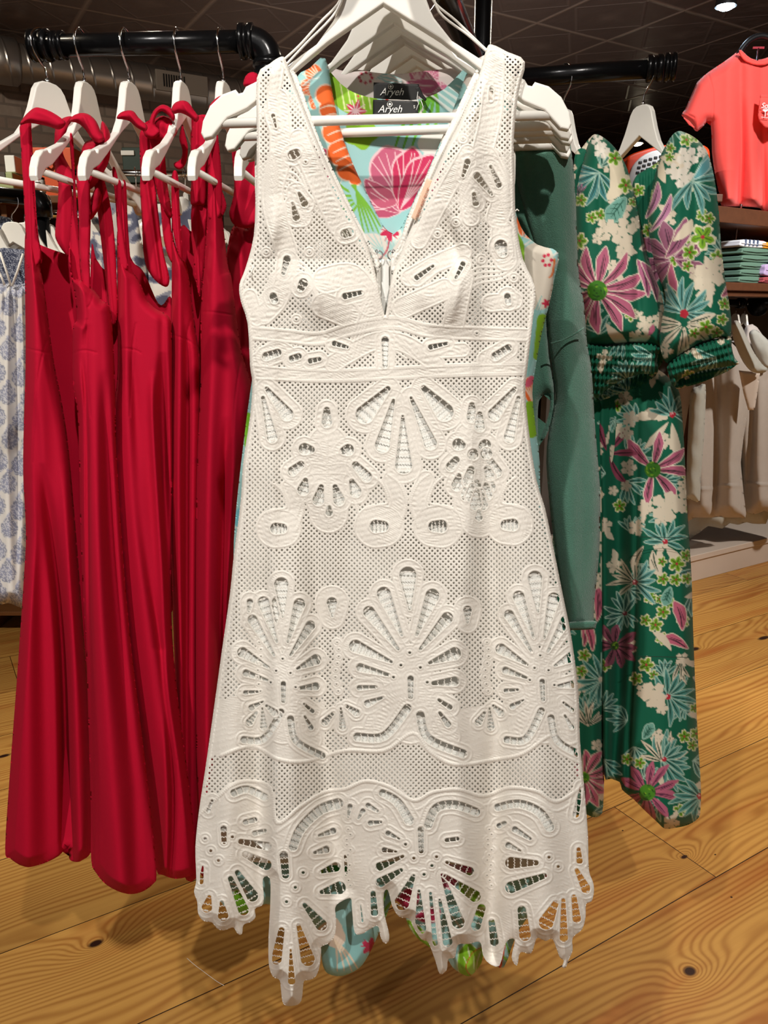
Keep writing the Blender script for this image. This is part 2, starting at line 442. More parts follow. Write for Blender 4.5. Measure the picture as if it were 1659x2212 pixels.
# ------------------------------------------------ embroidered lace: relief and open work
class Lace:
    def __init__(s, X, Y, xs, ys, h):
        s.X, s.Y, s.xs, s.ys, s.h = X, Y, xs, ys, h
        s.ht = np.zeros(X.shape, np.float32); s.hole = np.full(X.shape, -3, np.float32)
        s.band = np.full(X.shape, 50, np.float32); s.q = []
    win = Canvas.win
    def segd(s, pts, rs, m):
        P = np.array(smooth_poly(pts, 5, closed=False)) if len(pts) > 2 else np.array([np.array(pts[0])*(1-t)+np.array(pts[1])*t for t in np.linspace(0, 1, 6)])
        n = len(P); rr = np.interp(np.linspace(0, 1, n), np.linspace(0, 1, len(rs)), rs)
        m = max(rs)+m
        w = s.win(P[:, 0].min()-m, P[:, 1].min()-m, P[:, 0].max()+m, P[:, 1].max()+m)
        if w is None: return None
        X, Y = s.X[w], s.Y[w]; d = np.full(X.shape, 1e9, np.float32); al = np.zeros(X.shape, np.float32); acc = 0
        for i in range(n-1):
            ax, ay = P[i]; bx, by = P[i+1]; ex, ey = bx-ax, by-ay; L = math.hypot(ex, ey)+1e-6
            t = ((X-ax)*ex+(Y-ay)*ey)/(L*L); tc = np.clip(t, 0, 1)
            dd = np.hypot(X-ax-tc*ex, Y-ay-tc*ey) - (rr[i]+(rr[i+1]-rr[i])*tc)
            k = dd < d; d = np.where(k, dd, d)
            al = np.where(k, acc + (np.clip(t, -9, 9) if i in (0, n-2) else tc)*L, al); acc += L
        return w, d, al
    def petal(s, pts, rs, band=13, step=13, bars=True):
        rs = [q*1.18 for q in rs]; r = s.segd(pts, rs, band+6)
        if r is None: return
        w, d, al = r
        s.band[w] = np.minimum(s.band[w], d-band)
        s.q.append((w, d, al, band, step, bars))
    def cord(s, pts, r=2.2, ht=1.3):
        q = s.segd(pts, [r, r], 4)
        if q is None: return
        w, d, al = q
        prof = ht*np.sqrt(np.clip(1-(np.clip(d+r, 0, None)/(r+.8))**2, 0, 1))*(.85+.15*np.sin(al*1.3))
        s.q.append((w, None, prof))
    def band_(s, pts, r):
        q = s.segd(pts, [r, r], 6)
        if q is None: return
        w, d, al = q; s.band[w] = np.minimum(s.band[w], d)
    def dot(s, x, y, r=4):
        s.petal([(x-.5, y), (x+.5, y)], [r, r], band=r+3, bars=False)
    def finish(s, lattice, period=11.6):
        X, Y = s.X, s.Y
        j = .9*nz(X, Y, .02, 5)*4
        a = np.abs(((X+Y+j) % period)-period/2)/1.414; b = np.abs(((X-Y-j) % period)-period/2)/1.414
        f = np.minimum(a, b)
        g = f - 2.0
        lat = (lattice > 0) & (s.band > 0)
        s.hole = np.where(lat, g, s.hole)
        s.ht = np.where(lat, .75*np.sqrt(np.clip(1-(f/2.1)**2, 0, 1)) - .35, s.ht)
        # embroidered cloth with fine stitches
        r = np.random.default_rng(3)
        st = r.uniform(-1, 1, X.shape).astype(np.float32)
        st = (st + np.roll(st, 1, 0) + np.roll(st, -1, 0) + np.roll(st, 2, 0))/4
        sol = ~lat
        wx_ = X + 14*nz(X, Y, .03, 8)*2; wy_ = Y + 14*nz(X, Y, .03, 9)*2
        emb = .30*np.abs(np.sin(wx_*.11+wy_*.05))*np.sin(wy_*.9-wx_*.25)*np.clip(nz(X, Y, .05, 10)*3+.6, 0, 1)
        s.ht = np.where(sol, .42*st + emb + .12*np.sin(Y*.5+X*.13), s.ht)
        s.ht = np.where(sol & (s.band < 0), s.ht + .55*np.sqrt(np.clip(-s.band/8, 0, 1)), s.ht)
        edge = 1.0*np.sqrt(np.clip(1-(s.band/2.4)**2, 0, 1)); s.ht = np.maximum(s.ht, edge*(s.band < 40))
        s.hole = np.where(np.abs(s.band) < 2.6, -3, s.hole)
        for it in s.q:
            w = it[0]
            if it[1] is None:
                s.ht[w] = np.maximum(s.ht[w], it[2]); s.hole[w] = np.where(it[2] > .15, -3, s.hole[w]); continue
            _, d, al, band, step, bars = it
            o = .85*np.sqrt(np.clip(1-((d-band)/2.2)**2, 0, 1)); s.ht[w] = np.maximum(s.ht[w], o)
        for it in s.q:
            w = it[0]
            if it[1] is None: continue
            _, d, al, band, step, bars = it
            hl = -d - 1.6
            if bars:
                zz = np.abs(((al + 1.2*np.sin(d*1.1)) % step) - step/2)
                bar = zz - 1.1
                hb = np.minimum(hl, bar)
            else: hb = hl
            inside = d < 1.5
            s.hole[w] = np.where(inside, hb, s.hole[w])
            s.ht[w] = np.where(d < -2.2, -.1, s.ht[w])
            c = 1.25*np.sqrt(np.clip(1-(d/2.5)**2, 0, 1)); s.ht[w] = np.maximum(s.ht[w], c)
        return s

LACE_MAT = bpy.data.materials.new('white_guipure_lace'); t = NT(LACE_MAT)
t.b.inputs['Base Color'].default_value = (*lin('#f0ebe2'), 1); t.b.inputs['Roughness'].default_value = .85
t.b.inputs['Specular IOR Level'].default_value = .2; t.b.inputs['Sheen Weight'].default_value = .1
t.bump(t.noise(t.obj(), 900, 3, .6), .35, .0008)
at = t.node('ShaderNodeAttribute', attribute_name='hole')
f = t.math('MULTIPLY_ADD', at.outputs['Fac'], 1.0, .5, clamp=True)
f = t.math('SUBTRACT', 1.0, f)
t.link(f, t.b.inputs['Alpha'])

def shell_up(L, cx, cy, sx, sy, tilt=0):
    """the fan motif of the skirt, hub at cx, cy"""
    def p(x, y): return (cx+(x-887)*sx + tilt*(y-1440), cy+(y-1440)*sy)
    k = (abs(sx)+sy)/2
    for pts, rs in (([(881, 1243), (885, 1315)], [17, 4]), ([(829, 1283), (868, 1372)], [14, 4]), ([(934, 1287), (900, 1372)], [14, 4]),
                    ([(797, 1322), (860, 1402)], [12, 4]), ([(966, 1335), (908, 1402)], [12, 4]), ([(768, 1396), (845, 1430)], [13, 4]),
                    ([(982, 1412), (928, 1432)], [13, 4]), ([(778, 1442), (840, 1458)], [9, 4]), ([(982, 1472), (936, 1476)], [10, 5]),
                    ([(776, 1486), (812, 1484)], [6, 4]), ([(972, 1528), (948, 1512)], [6, 4]), ([(794, 1520), (828, 1506)], [8, 3]),
                    ([(968, 1565), (950, 1540)], [7, 4])):
        L.petal([p(*q) for q in pts], [r*k for r in rs], band=13*k, step=14.5)
    for pts in ([(772, 1592), (830, 1590), (880, 1530)], [(908, 1545), (925, 1595), (1000, 1628)]):
        L.petal([p(*q) for q in pts], [9*k, 9*k], band=9*k, step=15)
    for x, y in ((885, 1410), (866, 1437), (850, 1463), (908, 1442), (923, 1474)): L.dot(*p(x, y), 3.6*k)
    L.petal([p(887, 1466), p(887, 1505)], [7*k, 6*k], band=8*k)
    L.band_([p(887, 1440), p(887, 1560)], 46*k); L.band_([p(850, 1510), p(820, 1570)], 34*k); L.band_([p(930, 1520), p(960, 1590)], 34*k)

def leaf_motif(L, cx, cy, sx, sy=1):
    def p(x, y): return (cx+(x-710)*sx, cy+(y-1020)*sy)
    for a, b, r0, r1 in (((658, 970), (672, 972), 12, 8), ((752, 972), (742, 974), 12, 8), ((792, 1030), (768, 1005), 11, 8),
                         ((632, 1018), (650, 1004), 10, 8), ((655, 1058), (660, 1038), 12, 6), ((768, 1062), (760, 1040), 12, 6),
                         ((688, 1080), (694, 1052), 12, 6), ((732, 1080), (724, 1052), 12, 6), ((711, 1108), (711, 1096), 8, 5),
                         ((706, 912), (706, 886), 11, 7)):
        L.petal([p(*a), p(*b)], [r0, r1], band=12, step=11)
    L.cord([p(706, 950), p(710, 1140)], 2.4)
    for i in range(5):
        y = 965+i*18
        L.cord([p(708, y+22), p(672-i*3, y+14+i*6), p(650-i*2, y+44+i*8)], 1.8, 1.1); L.cord([p(708, y+22), p(746+i*3, y+14+i*6), p(768+i*2, y+44+i*8)], 1.8, 1.1)
    L.band_([p(708, 960), p(710, 1110)], 40)

def paisley(L, cx, cy, flip=1, s=1.0):
    def p(x, y): return (cx+(x-820)*flip*s, cy+(y-1135)*s)
    L.petal([p(812, 1137), p(828, 1137)], [13*s, 11*s], band=30*s, step=8)
    L.band_([p(850, 1120), p(862, 1080), p(845, 1035)], 17*s)
    L.cord([p(790, 1100), p(815, 1092), p(838, 1085), p(828, 1050), p(808, 1030)], 2.2)
    L.cord([p(862, 1140), p(878, 1090), p(862, 1045), p(838, 1025)], 2.2)

def dress_lace(X, Y, xs, ys, h, din):
    L = Lace(X, Y, xs, ys, h)
    # waist fan, hanging
    for pts, rs in (([(872, 1005), (870, 900)], [17, 4]), ([(826, 962), (850, 865)], [15, 4]), ([(930, 958), (888, 860)], [13, 4]),
                    ([(788, 895), (838, 840)], [18, 6]), ([(960, 890), (915, 838)], [18, 6])):
        L.petal(pts, rs, band=18, step=16)
    for x in (568, 1120):
        g = 1 if x < 800 else -1
        L.petal([(x+52*g, 895), (x+8*g, 840)], [13, 5], band=16); L.petal([(x+20*g, 945), (x, 860)], [11, 5], band=14)
    leaf_motif(L, 710, 1020, 1); leaf_motif(L, 1022, 1010, .62); leaf_motif(L, 1035, 1030, -.3)
    paisley(L, 820, 1135, 1); paisley(L, 945, 1135, -1); paisley(L, 603, 1140, 1, .9); paisley(L, 1100, 1132, -1, .95)
    L.petal([(717, 1302), (718, 1332)], [11, 3], band=22, step=9); L.petal([(1010, 1318), (1010, 1345)], [9, 3], band=18, step=9)
    L.petal([(600, 1300), (590, 1345)], [12, 8], band=12); L.petal([(540, 1300), (538, 1320)], [7, 4], band=12)
    shell_up(L, 887, 1440, 1, 1)
    shell_up(L, 612, 1452, .74, .96); shell_up(L, 1170, 1446, .72, 1.0, .05)
    for x, s in ((728, 1), (560, .8), (1052, .7)):
        for k in range(8):
            L.dot(x + 4*math.sin(k), 1388+k*15, 2.4)
        L.petal([(x+12*s, 1570), (x+8*s, 1530)], [8, 3], band=7, step=8); L.petal([(x-26*s, 1560), (x-8*s, 1540)], [8, 4], band=7, step=8)
        L.petal([(x+42*s, 1540), (x+20*s, 1525)], [8, 4], band=7, step=8)
    L.cord([(478, 1632), (545, 1612), (600, 1640), (660, 1645), (745, 1622), (830, 1622), (892, 1584), (930, 1625), (985, 1652), (1075, 1640), (1130, 1628), (1192, 1588), (1222, 1608), (1252, 1602)], 3.4, 1.8)
    # hem fans
    P = L.petal
    A = [([(868, 1950), (893, 1893)], [15, 5]), ([(908, 2005), (905, 1925)], [12, 4]), ([(940, 2038), (930, 1930)], [6, 4]), ([(967, 2035), (950, 1945)], [10, 4]),
         ([(990, 1992), (955, 1890)], [13, 4]), ([(1026, 1936), (962, 1893)], [12, 5]), ([(1015, 1882), (965, 1863)], [9, 4]), ([(822, 1906), (866, 1880)], [10, 5]),
         ([(820, 1872), (870, 1850)], [9, 4]), ([(925, 1782), (942, 1746), (982, 1738), (1028, 1754)], [9, 9]), ([(826, 1713), (858, 1732), (884, 1772)], [8, 10]),
         ([(965, 1815), (988, 1812)], [5, 5]), ([(838, 1800), (862, 1812)], [6, 3]), ([(830, 1836), (856, 1840)], [6, 3]),
         ([(1075, 1744), (1120, 1736), (1165, 1754), (1187, 1786)], [8, 10]), ([(1112, 1792), (1145, 1812)], [7, 4]), ([(1078, 1784), (1090, 1778)], [6, 5]),
         ([(1098, 1826), (1124, 1838)], [7, 3]), ([(1104, 1864), (1158, 1864)], [12, 6]), ([(1104, 1917), (1176, 1892)], [12, 6]), ([(1180, 1992), (1200, 1952)], [15, 7]),
         ([(1134, 2020), (1127, 1966)], [12, 9]), ([(1218, 2026), (1217, 1945)], [9, 5]), ([(1246, 1985), (1240, 1938)], [9, 6]), ([(1266, 1920), (1246, 1880)], [10, 5]),
         ([(1244, 1760), (1256, 1700)], [7, 4]), ([(1252, 1860), (1250, 1835)], [7, 5]),
         ([(1028, 2000), (1040, 1962)], [10, 9]), ([(1068, 2035), (1062, 1992)], [9, 7]),
         ([(597, 2072), (608, 2010)], [11, 7]), ([(665, 2072), (645, 2000)], [14, 5]), ([(630, 2120), (628, 2052)], [8, 3]), ([(694, 1998), (658, 1955)], [12, 5]),
         ([(733, 1918), (695, 1927)], [13, 5]), ([(725, 1873), (693, 1884)], [10, 4]), ([(633, 1830), (650, 1790), (691, 1750), (730, 1736)], [9, 11]),
         ([(705, 1835), (680, 1842)], [8, 4]), ([(720, 1795), (690, 1805)], [7, 4]), ([(756, 1742), (752, 1765)], [6, 3]), ([(784, 1752), (774, 1768)], [6, 3]),
         ([(505, 1713), (534, 1705), (572, 1722)], [8, 8]), ([(530, 1776), (550, 1771)], [6, 6]), ([(550, 1800), (572, 1795)], [6, 5]), ([(520, 1818), (577, 1828)], [6, 9]),
         ([(530, 1846), (575, 1868)], [7, 11]), ([(513, 1885), (545, 1935)], [6, 12]), ([(498, 1898), (526, 1966)], [6, 11]), ([(482, 1978), (479, 1950)], [11, 5]),
         ([(447, 1960), (452, 1938)], [11, 5]), ([(434, 1905), (438, 1872)], [6, 3]), ([(783, 1990), (779, 1955)], [3, 2]), ([(809, 1972), (806, 1930)], [8, 6]),
         ([(450, 1752), (458, 1730)], [5, 4]), ([(746, 1850), (748, 1890)], [4, 4]), ([(795, 1740), (815, 1752)], [6, 4]), ([(800, 1778), (822, 1776)], [6, 4])]
    for pts, rs in A: P(pts, rs, band=10, step=14)
    for x, y in ((876, 1824), (894, 1854), (943, 1851), (933, 1870), (916, 1889), (1186, 1852), (1206, 1872), (655, 1885), (638, 1917), (619, 1948), (455, 1838), (472, 1859), (443, 1812), (502, 1808)):
        L.dot(x, y, 3.8)
    P([(909, 1792), (910, 1838)], [7, 6], band=6, step=12); P([(613, 1848), (617, 1890)], [9, 8], band=6, step=12); P([(483, 1790), (484, 1818)], [7, 6], band=6, step=12)
    for k in range(12):
        for x in (752, 1057): L.dot(x + 5*math.sin(k*1.9), 1792+k*11, 2.2)
    top = [(425, 1765), (465, 1728), (497, 1700), (535, 1688), (583, 1702), (598, 1778), (650, 1742), (700, 1712), (745, 1705), (790, 1688), (840, 1700), (893, 1730), (935, 1712), (990, 1706), (1045, 1720), (1100, 1702), (1160, 1710), (1205, 1732), (1268, 1690)]
    L.cord(top, 3.4, 1.8)
    L.cord([(x, y+20) for x, y in top[5:]], 2.2, 1.0)
    # centre seams, darts, bands
    for s in ([(545, 790), (700, 802), (860, 796), (1010, 790), (1132, 788)], [(545, 818), (700, 822), (860, 816), (1010, 808), (1134, 806)],
              [(537, 708), (620, 715), (690, 722), (760, 700), (850, 688), (940, 705), (1150, 712)], [(540, 730), (620, 738), (690, 742), (760, 722), (850, 706), (940, 728), (1148, 735)]):
        L.cord(s, 2.2, 1.2)
    # bodice embroidery
    B = [([(632, 335), (640, 331)], [10, 9]), ([(590, 640), (593, 648)], [8, 8]), ([(745, 505), (755, 502)], [9, 9]), ([(655, 612), (650, 622)], [10, 8]),
         ([(1082, 532), (1086, 545)], [13, 10]), ([(1096, 640), (1098, 652)], [7, 7]), ([(658, 440), (646, 418)], [8, 4]), ([(640, 470), (632, 440)], [8, 4]),
         ([(745, 640), (780, 632)], [7, 5]), ([(620, 560), (612, 590)], [8, 5]), ([(832, 735), (832, 790)], [8, 6]), ([(722, 742), (750, 750)], [6, 4]),
         ([(930, 750), (965, 742)], [6, 4]), ([(575, 770), (600, 762)], [9, 8]), ([(630, 775), (645, 770)], [7, 7]), ([(1070, 770), (1098, 752)], [9, 8]),
         ([(1030, 380), (1062, 420)], [8, 4]), ([(1078, 400), (1060, 360)], [7, 4]), ([(1028, 440), (1024, 420)], [7, 5]), ([(1010, 350), (1000, 380)], [7, 4]),
         ([(1062, 190), (1060, 215)], [5, 5]), ([(670, 780), (690, 776)], [6, 5]), ([(1000, 570), (985, 600)], [6, 4]), ([(900, 600), (935, 575)], [6, 4]), ([(590, 250), (596, 275)], [5, 3])]
    for pts, rs in B: P(pts, rs, band=11, step=11)
    for k in range(7):
        y = 300+k*17
        L.cord([(600, y+65), (585, y+25), (573, y+85)], 2.0, .9); L.cord([(600, y+35), (640, y+45), (665, y+100)], 2.0, .9)
        L.cord([(1053, y+15), (1020, y+30), (992, y+85)], 2.0, .9); L.cord([(1053, y+15), (1080, y+30), (1098, y+85)], 2.0, .9)
    for k in range(4):
        L.cord([(745+k*9, 770), (800, 640+k*14), (830, 690+k*16), (905-k*9, 775)], 1.8, .9)
        L.cord([(560, 690-k*12), (600, 610-k*10), (660, 600-k*9), (700, 690-k*4)], 1.8, .8)
        L.cord([(960, 690-k*8), (1020, 620-k*12), (1090, 600-k*8), (1130, 560-k*6)], 1.8, .8)
        L.cord([(565+k*8, 790), (585+k*5, 752+k*6), (640-k*6, 790)], 1.8, .9); L.cord([(1045+k*8, 785), (1075, 742+k*9), (1120-k*5, 785)], 1.8, .9)
    for k in range(16): L.cord([(575+k*11, 805), (577+k*11, 818)], 1.2, .6)
    for pts, r in (([(600, 215), (606, 330), (588, 430), (618, 540)], 22), ([(645, 300), (690, 400), (732, 490)], 20), ([(640, 415), (652, 470)], 20), ([(622, 560), (604, 640), (570, 680)], 20),
                   ([(705, 605), (760, 600), (800, 655)], 28), ([(700, 660), (750, 680)], 26), ([(1066, 130), (1062, 240), (1044, 320)], 22), ([(1010, 330), (960, 420), (905, 520)], 17),
                   ([(1050, 340), (1085, 420), (1075, 470)], 24), ([(1010, 400), (1018, 470)], 18), ([(1086, 500), (1092, 560)], 24), ([(885, 600), (940, 570), (1000, 545)], 18), ([(870, 665), (960, 625)], 22),
                   ([(1000, 600), (980, 700)], 22), ([(1060, 655), (1110, 650)], 18), ([(720, 785), (790, 745), (832, 735), (880, 745), (940, 785)], 18), ([(556, 780), (600, 752), (645, 780)], 15), ([(1050, 775), (1100, 748)], 17),
                   ([(930, 760), (1000, 756)], 14), ([(600, 150), (592, 200)], 12), ([(540, 640), (555, 690)], 14)):
        L.band_(pts, r)
    for pts in ([(545, 804), (700, 812), (860, 806), (1010, 799), (1134, 797)], [(538, 719), (620, 726), (690, 732), (760, 711), (850, 697), (940, 716), (1150, 724)]): L.band_(pts, 13)
    for x, y in ((575, 545), (668, 545), (985, 480), (945, 505), (1110, 600), (640, 690), (1040, 560), (1030, 720), (660, 350), (1000, 300)): L.dot(x, y, 3)
    # where the net shows
    lat = np.full(X.shape, -1.0, np.float32)
    lat[(Y > 820) & (Y < 1790)] = 1
    tx = [p[0] for p in top]; ty = [p[1] for p in top]
    lat[Y > np.interp(X, tx, ty)] = -1
    sc = [(478, 1632), (545, 1612), (600, 1640), (660, 1645), (745, 1622), (830, 1622), (892, 1584), (930, 1625), (985, 1652), (1075, 1640), (1130, 1628), (1192, 1588), (1222, 1608), (1252, 1602)]
    base = np.interp(X, [p[0] for p in sc], [p[1] for p in sc])
    lat[(Y < base) & (Y > base-120) & (np.abs((X-728)) > 26) & (Y > 1500)] = -1
    lat[(Y < 822)] = 1
    L.finish(lat)
    # bound edges
    rim = din < 8
    neck = (Y < 1700)
    L.ht = np.where(rim & neck, np.maximum(L.ht, 1.6*np.sqrt(np.clip(1-((din-4)/4.5)**2, 0, 1)) + .2*np.sin((X+Y)*.9)), L.ht)
    L.hole = np.where(rim, -3, L.hole)
    return L

# ---------------------------------------------------------------- the room (axes follow the floor boards)
ROOM = R(31.2)
AX, BX = np.array([math.cos(ROOM), math.sin(ROOM)]), np.array([-math.sin(ROOM), math.cos(ROOM)])
def ab(a, b, z=0): return (AX[0]*a+BX[0]*b, AX[1]*a+BX[1]*b, z)
def toab(p): return (p[0]*AX[0]+p[1]*AX[1], p[0]*BX[0]+p[1]*BX[1], p[2])
CEIL = 3.27
def structure(name, bm, m, **k):
    o = obj(name, bm, m); o.rotation_euler = (0, 0, ROOM); o['kind'] = 'structure'; return o

# floor: wide pine boards
fm = bpy.data.materials.new('pine_floor'); t = NT(fm)
oc = t.obj(); sx = t.node('ShaderNodeSeparateXYZ'); t.link(oc, sx.inputs[0]); A_, B_ = sx.outputs[0], sx.outputs[1]
WD = .3655
bi = t.math('DIVIDE', t.math('SUBTRACT', B_, 1.066), WD); ib = t.math('FLOOR', bi); fb = t.math('FRACT', bi)
ja = t.math('DIVIDE', t.math('ADD', t.math('SUBTRACT', A_, 1.714), t.math('MULTIPLY', ib, 1.9)), 3.3)
ij = t.math('FLOOR', ja); fj = t.math('FRACT', ja)
wn = t.node('ShaderNodeTexWhiteNoise', noise_dimensions='2D'); cx_ = t.node('ShaderNodeCombineXYZ'); t.link(ib, cx_.inputs[0]); t.link(ij, cx_.inputs[1]); t.link(cx_.outputs[0], wn.inputs[0]); rnd = wn.outputs[0]
def vec(x, y, z=0.0):
    c = t.node('ShaderNodeCombineXYZ'); t.set(c.inputs[0], x); t.set(c.inputs[1], y); t.set(c.inputs[2], z); return c.outputs[0]
seed = t.math('MULTIPLY', rnd, 37.0)
n1 = t.noise(vec(t.math('MULTIPLY', A_, .45), t.math('MULTIPLY', B_, 2.6), seed), 1.5, 2, .5, .2)
n2 = t.noise(vec(t.math('MULTIPLY', A_, 2.2), t.math('MULTIPLY', B_, 60), seed), 2.0, 4, .6)
n3 = t.noise(vec(t.math('MULTIPLY', A_, 1.1), t.math('MULTIPLY', B_, 11), seed), 1.3, 2, .5)
phase = t.math('ADD', t.math('MULTIPLY', B_, 330.0), t.math('MULTIPLY', n1, 110.0))
kn = []
dark = None
for px, py, rr, el in ((1490, 2098, .016, 1.0), (207, 2038, .014, 1.25), (1478, 1851, .008, 1.5), (1345, 1794, .003, 1), (8, 1633, .013, 1.6), (1545, 1846, .003, 1.2), (1580, 1938, .0035, 1), (1650, 1378, .018, 2.2), (1500, 1402, .02, 1.5)):
    v = (py-CY)/FPX; F = H/(-((-sp - v*cp)/(cp-v*sp))); q = toab(PW(px, py, F))
    dx = t.math('MULTIPLY', t.math('SUBTRACT', A_, float(q[0])), 1/(el*1.3)); dy = t.math('SUBTRACT', B_, float(q[1]))
    d = t.math('SQRT', t.math('ADD', t.math('MULTIPLY', dx, dx), t.math('MULTIPLY', dy, dy)))
    if rr > .006:
        g = t.math('EXPONENT', t.math('MULTIPLY', d, -1/(rr*3.2)))
        sg = 60.0
        phase = t.math('ADD', phase, t.math('MULTIPLY', g, sg))
    mk = t.math('SUBTRACT', 1.0, t.math('SMOOTH_MIN', t.math('DIVIDE', d, rr), 1.0, .05), clamp=True)
    nk = t.math('MULTIPLY', mk, 2.2, clamp=True)
    dark = nk if dark is None else t.math('MAXIMUM', dark, nk)
ring = t.math('MULTIPLY_ADD', t.math('SINE', phase), .5, .5)
ring = t.math('POWER', ring, 1.8)
strength = t.math('MULTIPLY', ring, t.math('MULTIPLY_ADD', n3, 1.1, .05), clamp=True)
c = t.mix(strength, lin('#c8984f'), lin('#8e5820'))
c = t.mix(t.math('MULTIPLY', t.math('SUBTRACT', n3, .52, clamp=True), 3.0, clamp=True), c, lin('#a5602a'))
c = t.mix(t.math('MULTIPLY', n2, .35), c, lin('#8a5220'))
tint = t.math('MULTIPLY_ADD', rnd, .3, .86)
vm = t.node('ShaderNodeVectorMath', operation='SCALE'); t.link(c, vm.inputs[0]); t.link(tint, vm.inputs['Scale']); c = vm.outputs[0]
c = t.mix(dark, c, lin('#2c140c'))
gap = t.math('MAXIMUM', t.math('LESS_THAN', t.math('MULTIPLY', t.math('MINIMUM', fb, t.math('SUBTRACT', 1.0, fb)), WD), .0013),
             t.math('LESS_THAN', t.math('MULTIPLY', t.math('MINIMUM', fj, t.math('SUBTRACT', 1.0, fj)), 3.3), .0013))
c = t.mix(gap, c, lin('#2a1508'))
t.link(c, t.b.inputs['Base Color']); t.b.inputs['Roughness'].default_value = .42; t.b.inputs['Specular IOR Level'].default_value = .35
t.bump(t.math('SUBTRACT', t.math('MULTIPLY', n2, .3), gap), .25, .002)
bm = bmesh.new(); box(bm, -9, 14, -5, 13, -.05, 0); structure('floor', bm, fm)

# ceiling: dark pressed tin tiles
cm = bpy.data.materials.new('tin_ceiling'); t = NT(cm); oc = t.obj()
sx = t.node('ShaderNodeSeparateXYZ'); t.link(oc, sx.inputs[0])
def cell(s, off):
    f = t.math('FRACT', t.math('ADD', t.math('DIVIDE', s, .62), off)); return t.math('SUBTRACT', .5, t.math('ABSOLUTE', t.math('SUBTRACT', f, .5)))
ca, cb = cell(sx.outputs[0], .13), cell(sx.outputs[1], .3)
e = t.math('MINIMUM', ca, cb); line = t.math('SUBTRACT', 1.0, t.math('DIVIDE', e, .035), clamp=True)
dm = t.math('ABSOLUTE', t.math('SUBTRACT', t.math('ADD', ca, cb), .55)); dl = t.math('SUBTRACT', 1.0, t.math('DIVIDE', dm, .03), clamp=True)
cen = t.math('SUBTRACT', t.math('ADD', ca, cb), .8, clamp=True)
c = t.mix(line, lin('#6d5b53'), lin('#a58f80')); c = t.mix(t.math('MULTIPLY', dl, .35), c, lin('#97837a')); c = t.mix(t.math('MULTIPLY', cen, 3.0, clamp=True), c, lin('#8a776c'))
t.link(c, t.b.inputs['Base Color']); t.b.inputs['Roughness'].default_value = .38; t.b.inputs['Metallic'].default_value = .2
t.bump(t.math('ADD', t.math('MULTIPLY', line, 1.0), t.math('ADD', t.math('MULTIPLY', dl, .6), t.noise(oc, 8, 2))), .5, .012)
bm = bmesh.new(); box(bm, -9, 14, -5, 13, CEIL, CEIL+.05); structure('ceiling', bm, cm)

# brick wall, washed
wm = bpy.data.materials.new('washed_brick'); t = NT(wm); oc = t.obj()
mp = t.node('ShaderNodeMapping'); mp.inputs['Rotation'].default_value = (math.pi/2, 0, 0); t.link(oc, mp.inputs[0])
br = t.node('ShaderNodeTexBrick'); t.link(mp.outputs[0], br.inputs['Vector'])
br.inputs['Scale'].default_value = 1; br.inputs['Brick Width'].default_value = .22; br.inputs['Row Height'].default_value = .078; br.inputs['Mortar Size'].default_value = .008
br.inputs['Color1'].default_value = (*lin('#7a6456'), 1); br.inputs['Color2'].default_value = (*lin('#97887a'), 1); br.inputs['Mortar'].default_value = (*lin('#6a5d52'), 1)
pt = t.noise(oc, 1.3, 5, .65); c = t.mix(t.math('MULTIPLY', t.math('SUBTRACT', pt, .5, clamp=True), 5.0, clamp=True), br.outputs[0], lin('#4b2a22'))
c = t.mix(t.math('MULTIPLY', t.noise(oc, 9, 4), .5), c, lin('#8d8175'))
t.link(c, t.b.inputs['Base Color']); t.b.inputs['Roughness'].default_value = .9
t.bump(t.math('ADD', br.outputs[1], t.noise(oc, 20, 3)), .5, .01)
bm = bmesh.new(); box(bm, -9, 5.4, 6.25, 6.4, 0, CEIL); structure('wall_back', bm, wm)
dk = mat('dark_paint', '#2b2420', .7, var=.15)
bm = bmesh.new(); box(bm, -9, 14, 12.8, 12.95, 0, CEIL); structure('wall_far', bm, dk)
bm = bmesh.new(); box(bm, 13.9, 14, -5, 13, 0, CEIL); structure('wall_right', bm, dk)
plaster = mat('warm_plaster', '#c9b79f', .9)
bm = bmesh.new(); box(bm, -9, 14, -5, -4.9, 0, CEIL); structure('wall_front', bm, plaster)
bm = bmesh.new(); box(bm, -9, -8.9, -5, 13, 0, CEIL); structure('wall_left', bm, plaster)

# ---------------------------------------------------------------- duct, vent, ceiling lamps
dm_ = bpy.data.materials.new('spiral_duct_metal'); t = NT(dm_); oc = t.obj(); sx = t.node('ShaderNodeSeparateXYZ'); t.link(oc, sx.inputs[0])
ph = t.math('ADD', t.math('MULTIPLY', sx.outputs[0], 1/.13), t.math('DIVIDE', t.math('ARCTAN2', sx.outputs[1], sx.outputs[2]), 6.2832))
sw = t.math('SUBTRACT', 1.0, t.math('DIVIDE', t.math('ABSOLUTE', t.math('SUBTRACT', t.math('FRACT', ph), .5)), .07), clamp=True)
t.b.inputs['Base Color'].default_value = (.36, .33, .30, 1); t.b.inputs['Metallic'].default_value = .85; t.b.inputs['Roughness'].default_value = .34
t.bump(sw, .6, .006)
th = thing('spiral_duct', 'round silver spiral ventilation duct running under the dark ceiling along the brick wall', 'duct', ab(-7, 5.98, 3.08), rot=(0, 0, ROOM))
bm = bmesh.new(); tube(bm, [(x, 0, 0) for x in np.linspace(0, 12.3, 60)], .115, 40); obj('pipe', bm, dm_, th, True)
q = toab(PW(14, 140, 5.5)); bm = bmesh.new(); tube(bm, [(q[0]+6.88, 0, 0), (q[0]+6.9, 0, 0), (q[0]+7.06, 0, 0), (q[0]+7.08, 0, 0)], [.118, .14, .14, .118], 40); obj('collar', bm, dm_, th, True)
q = toab(PW(370, 208, 6.1))
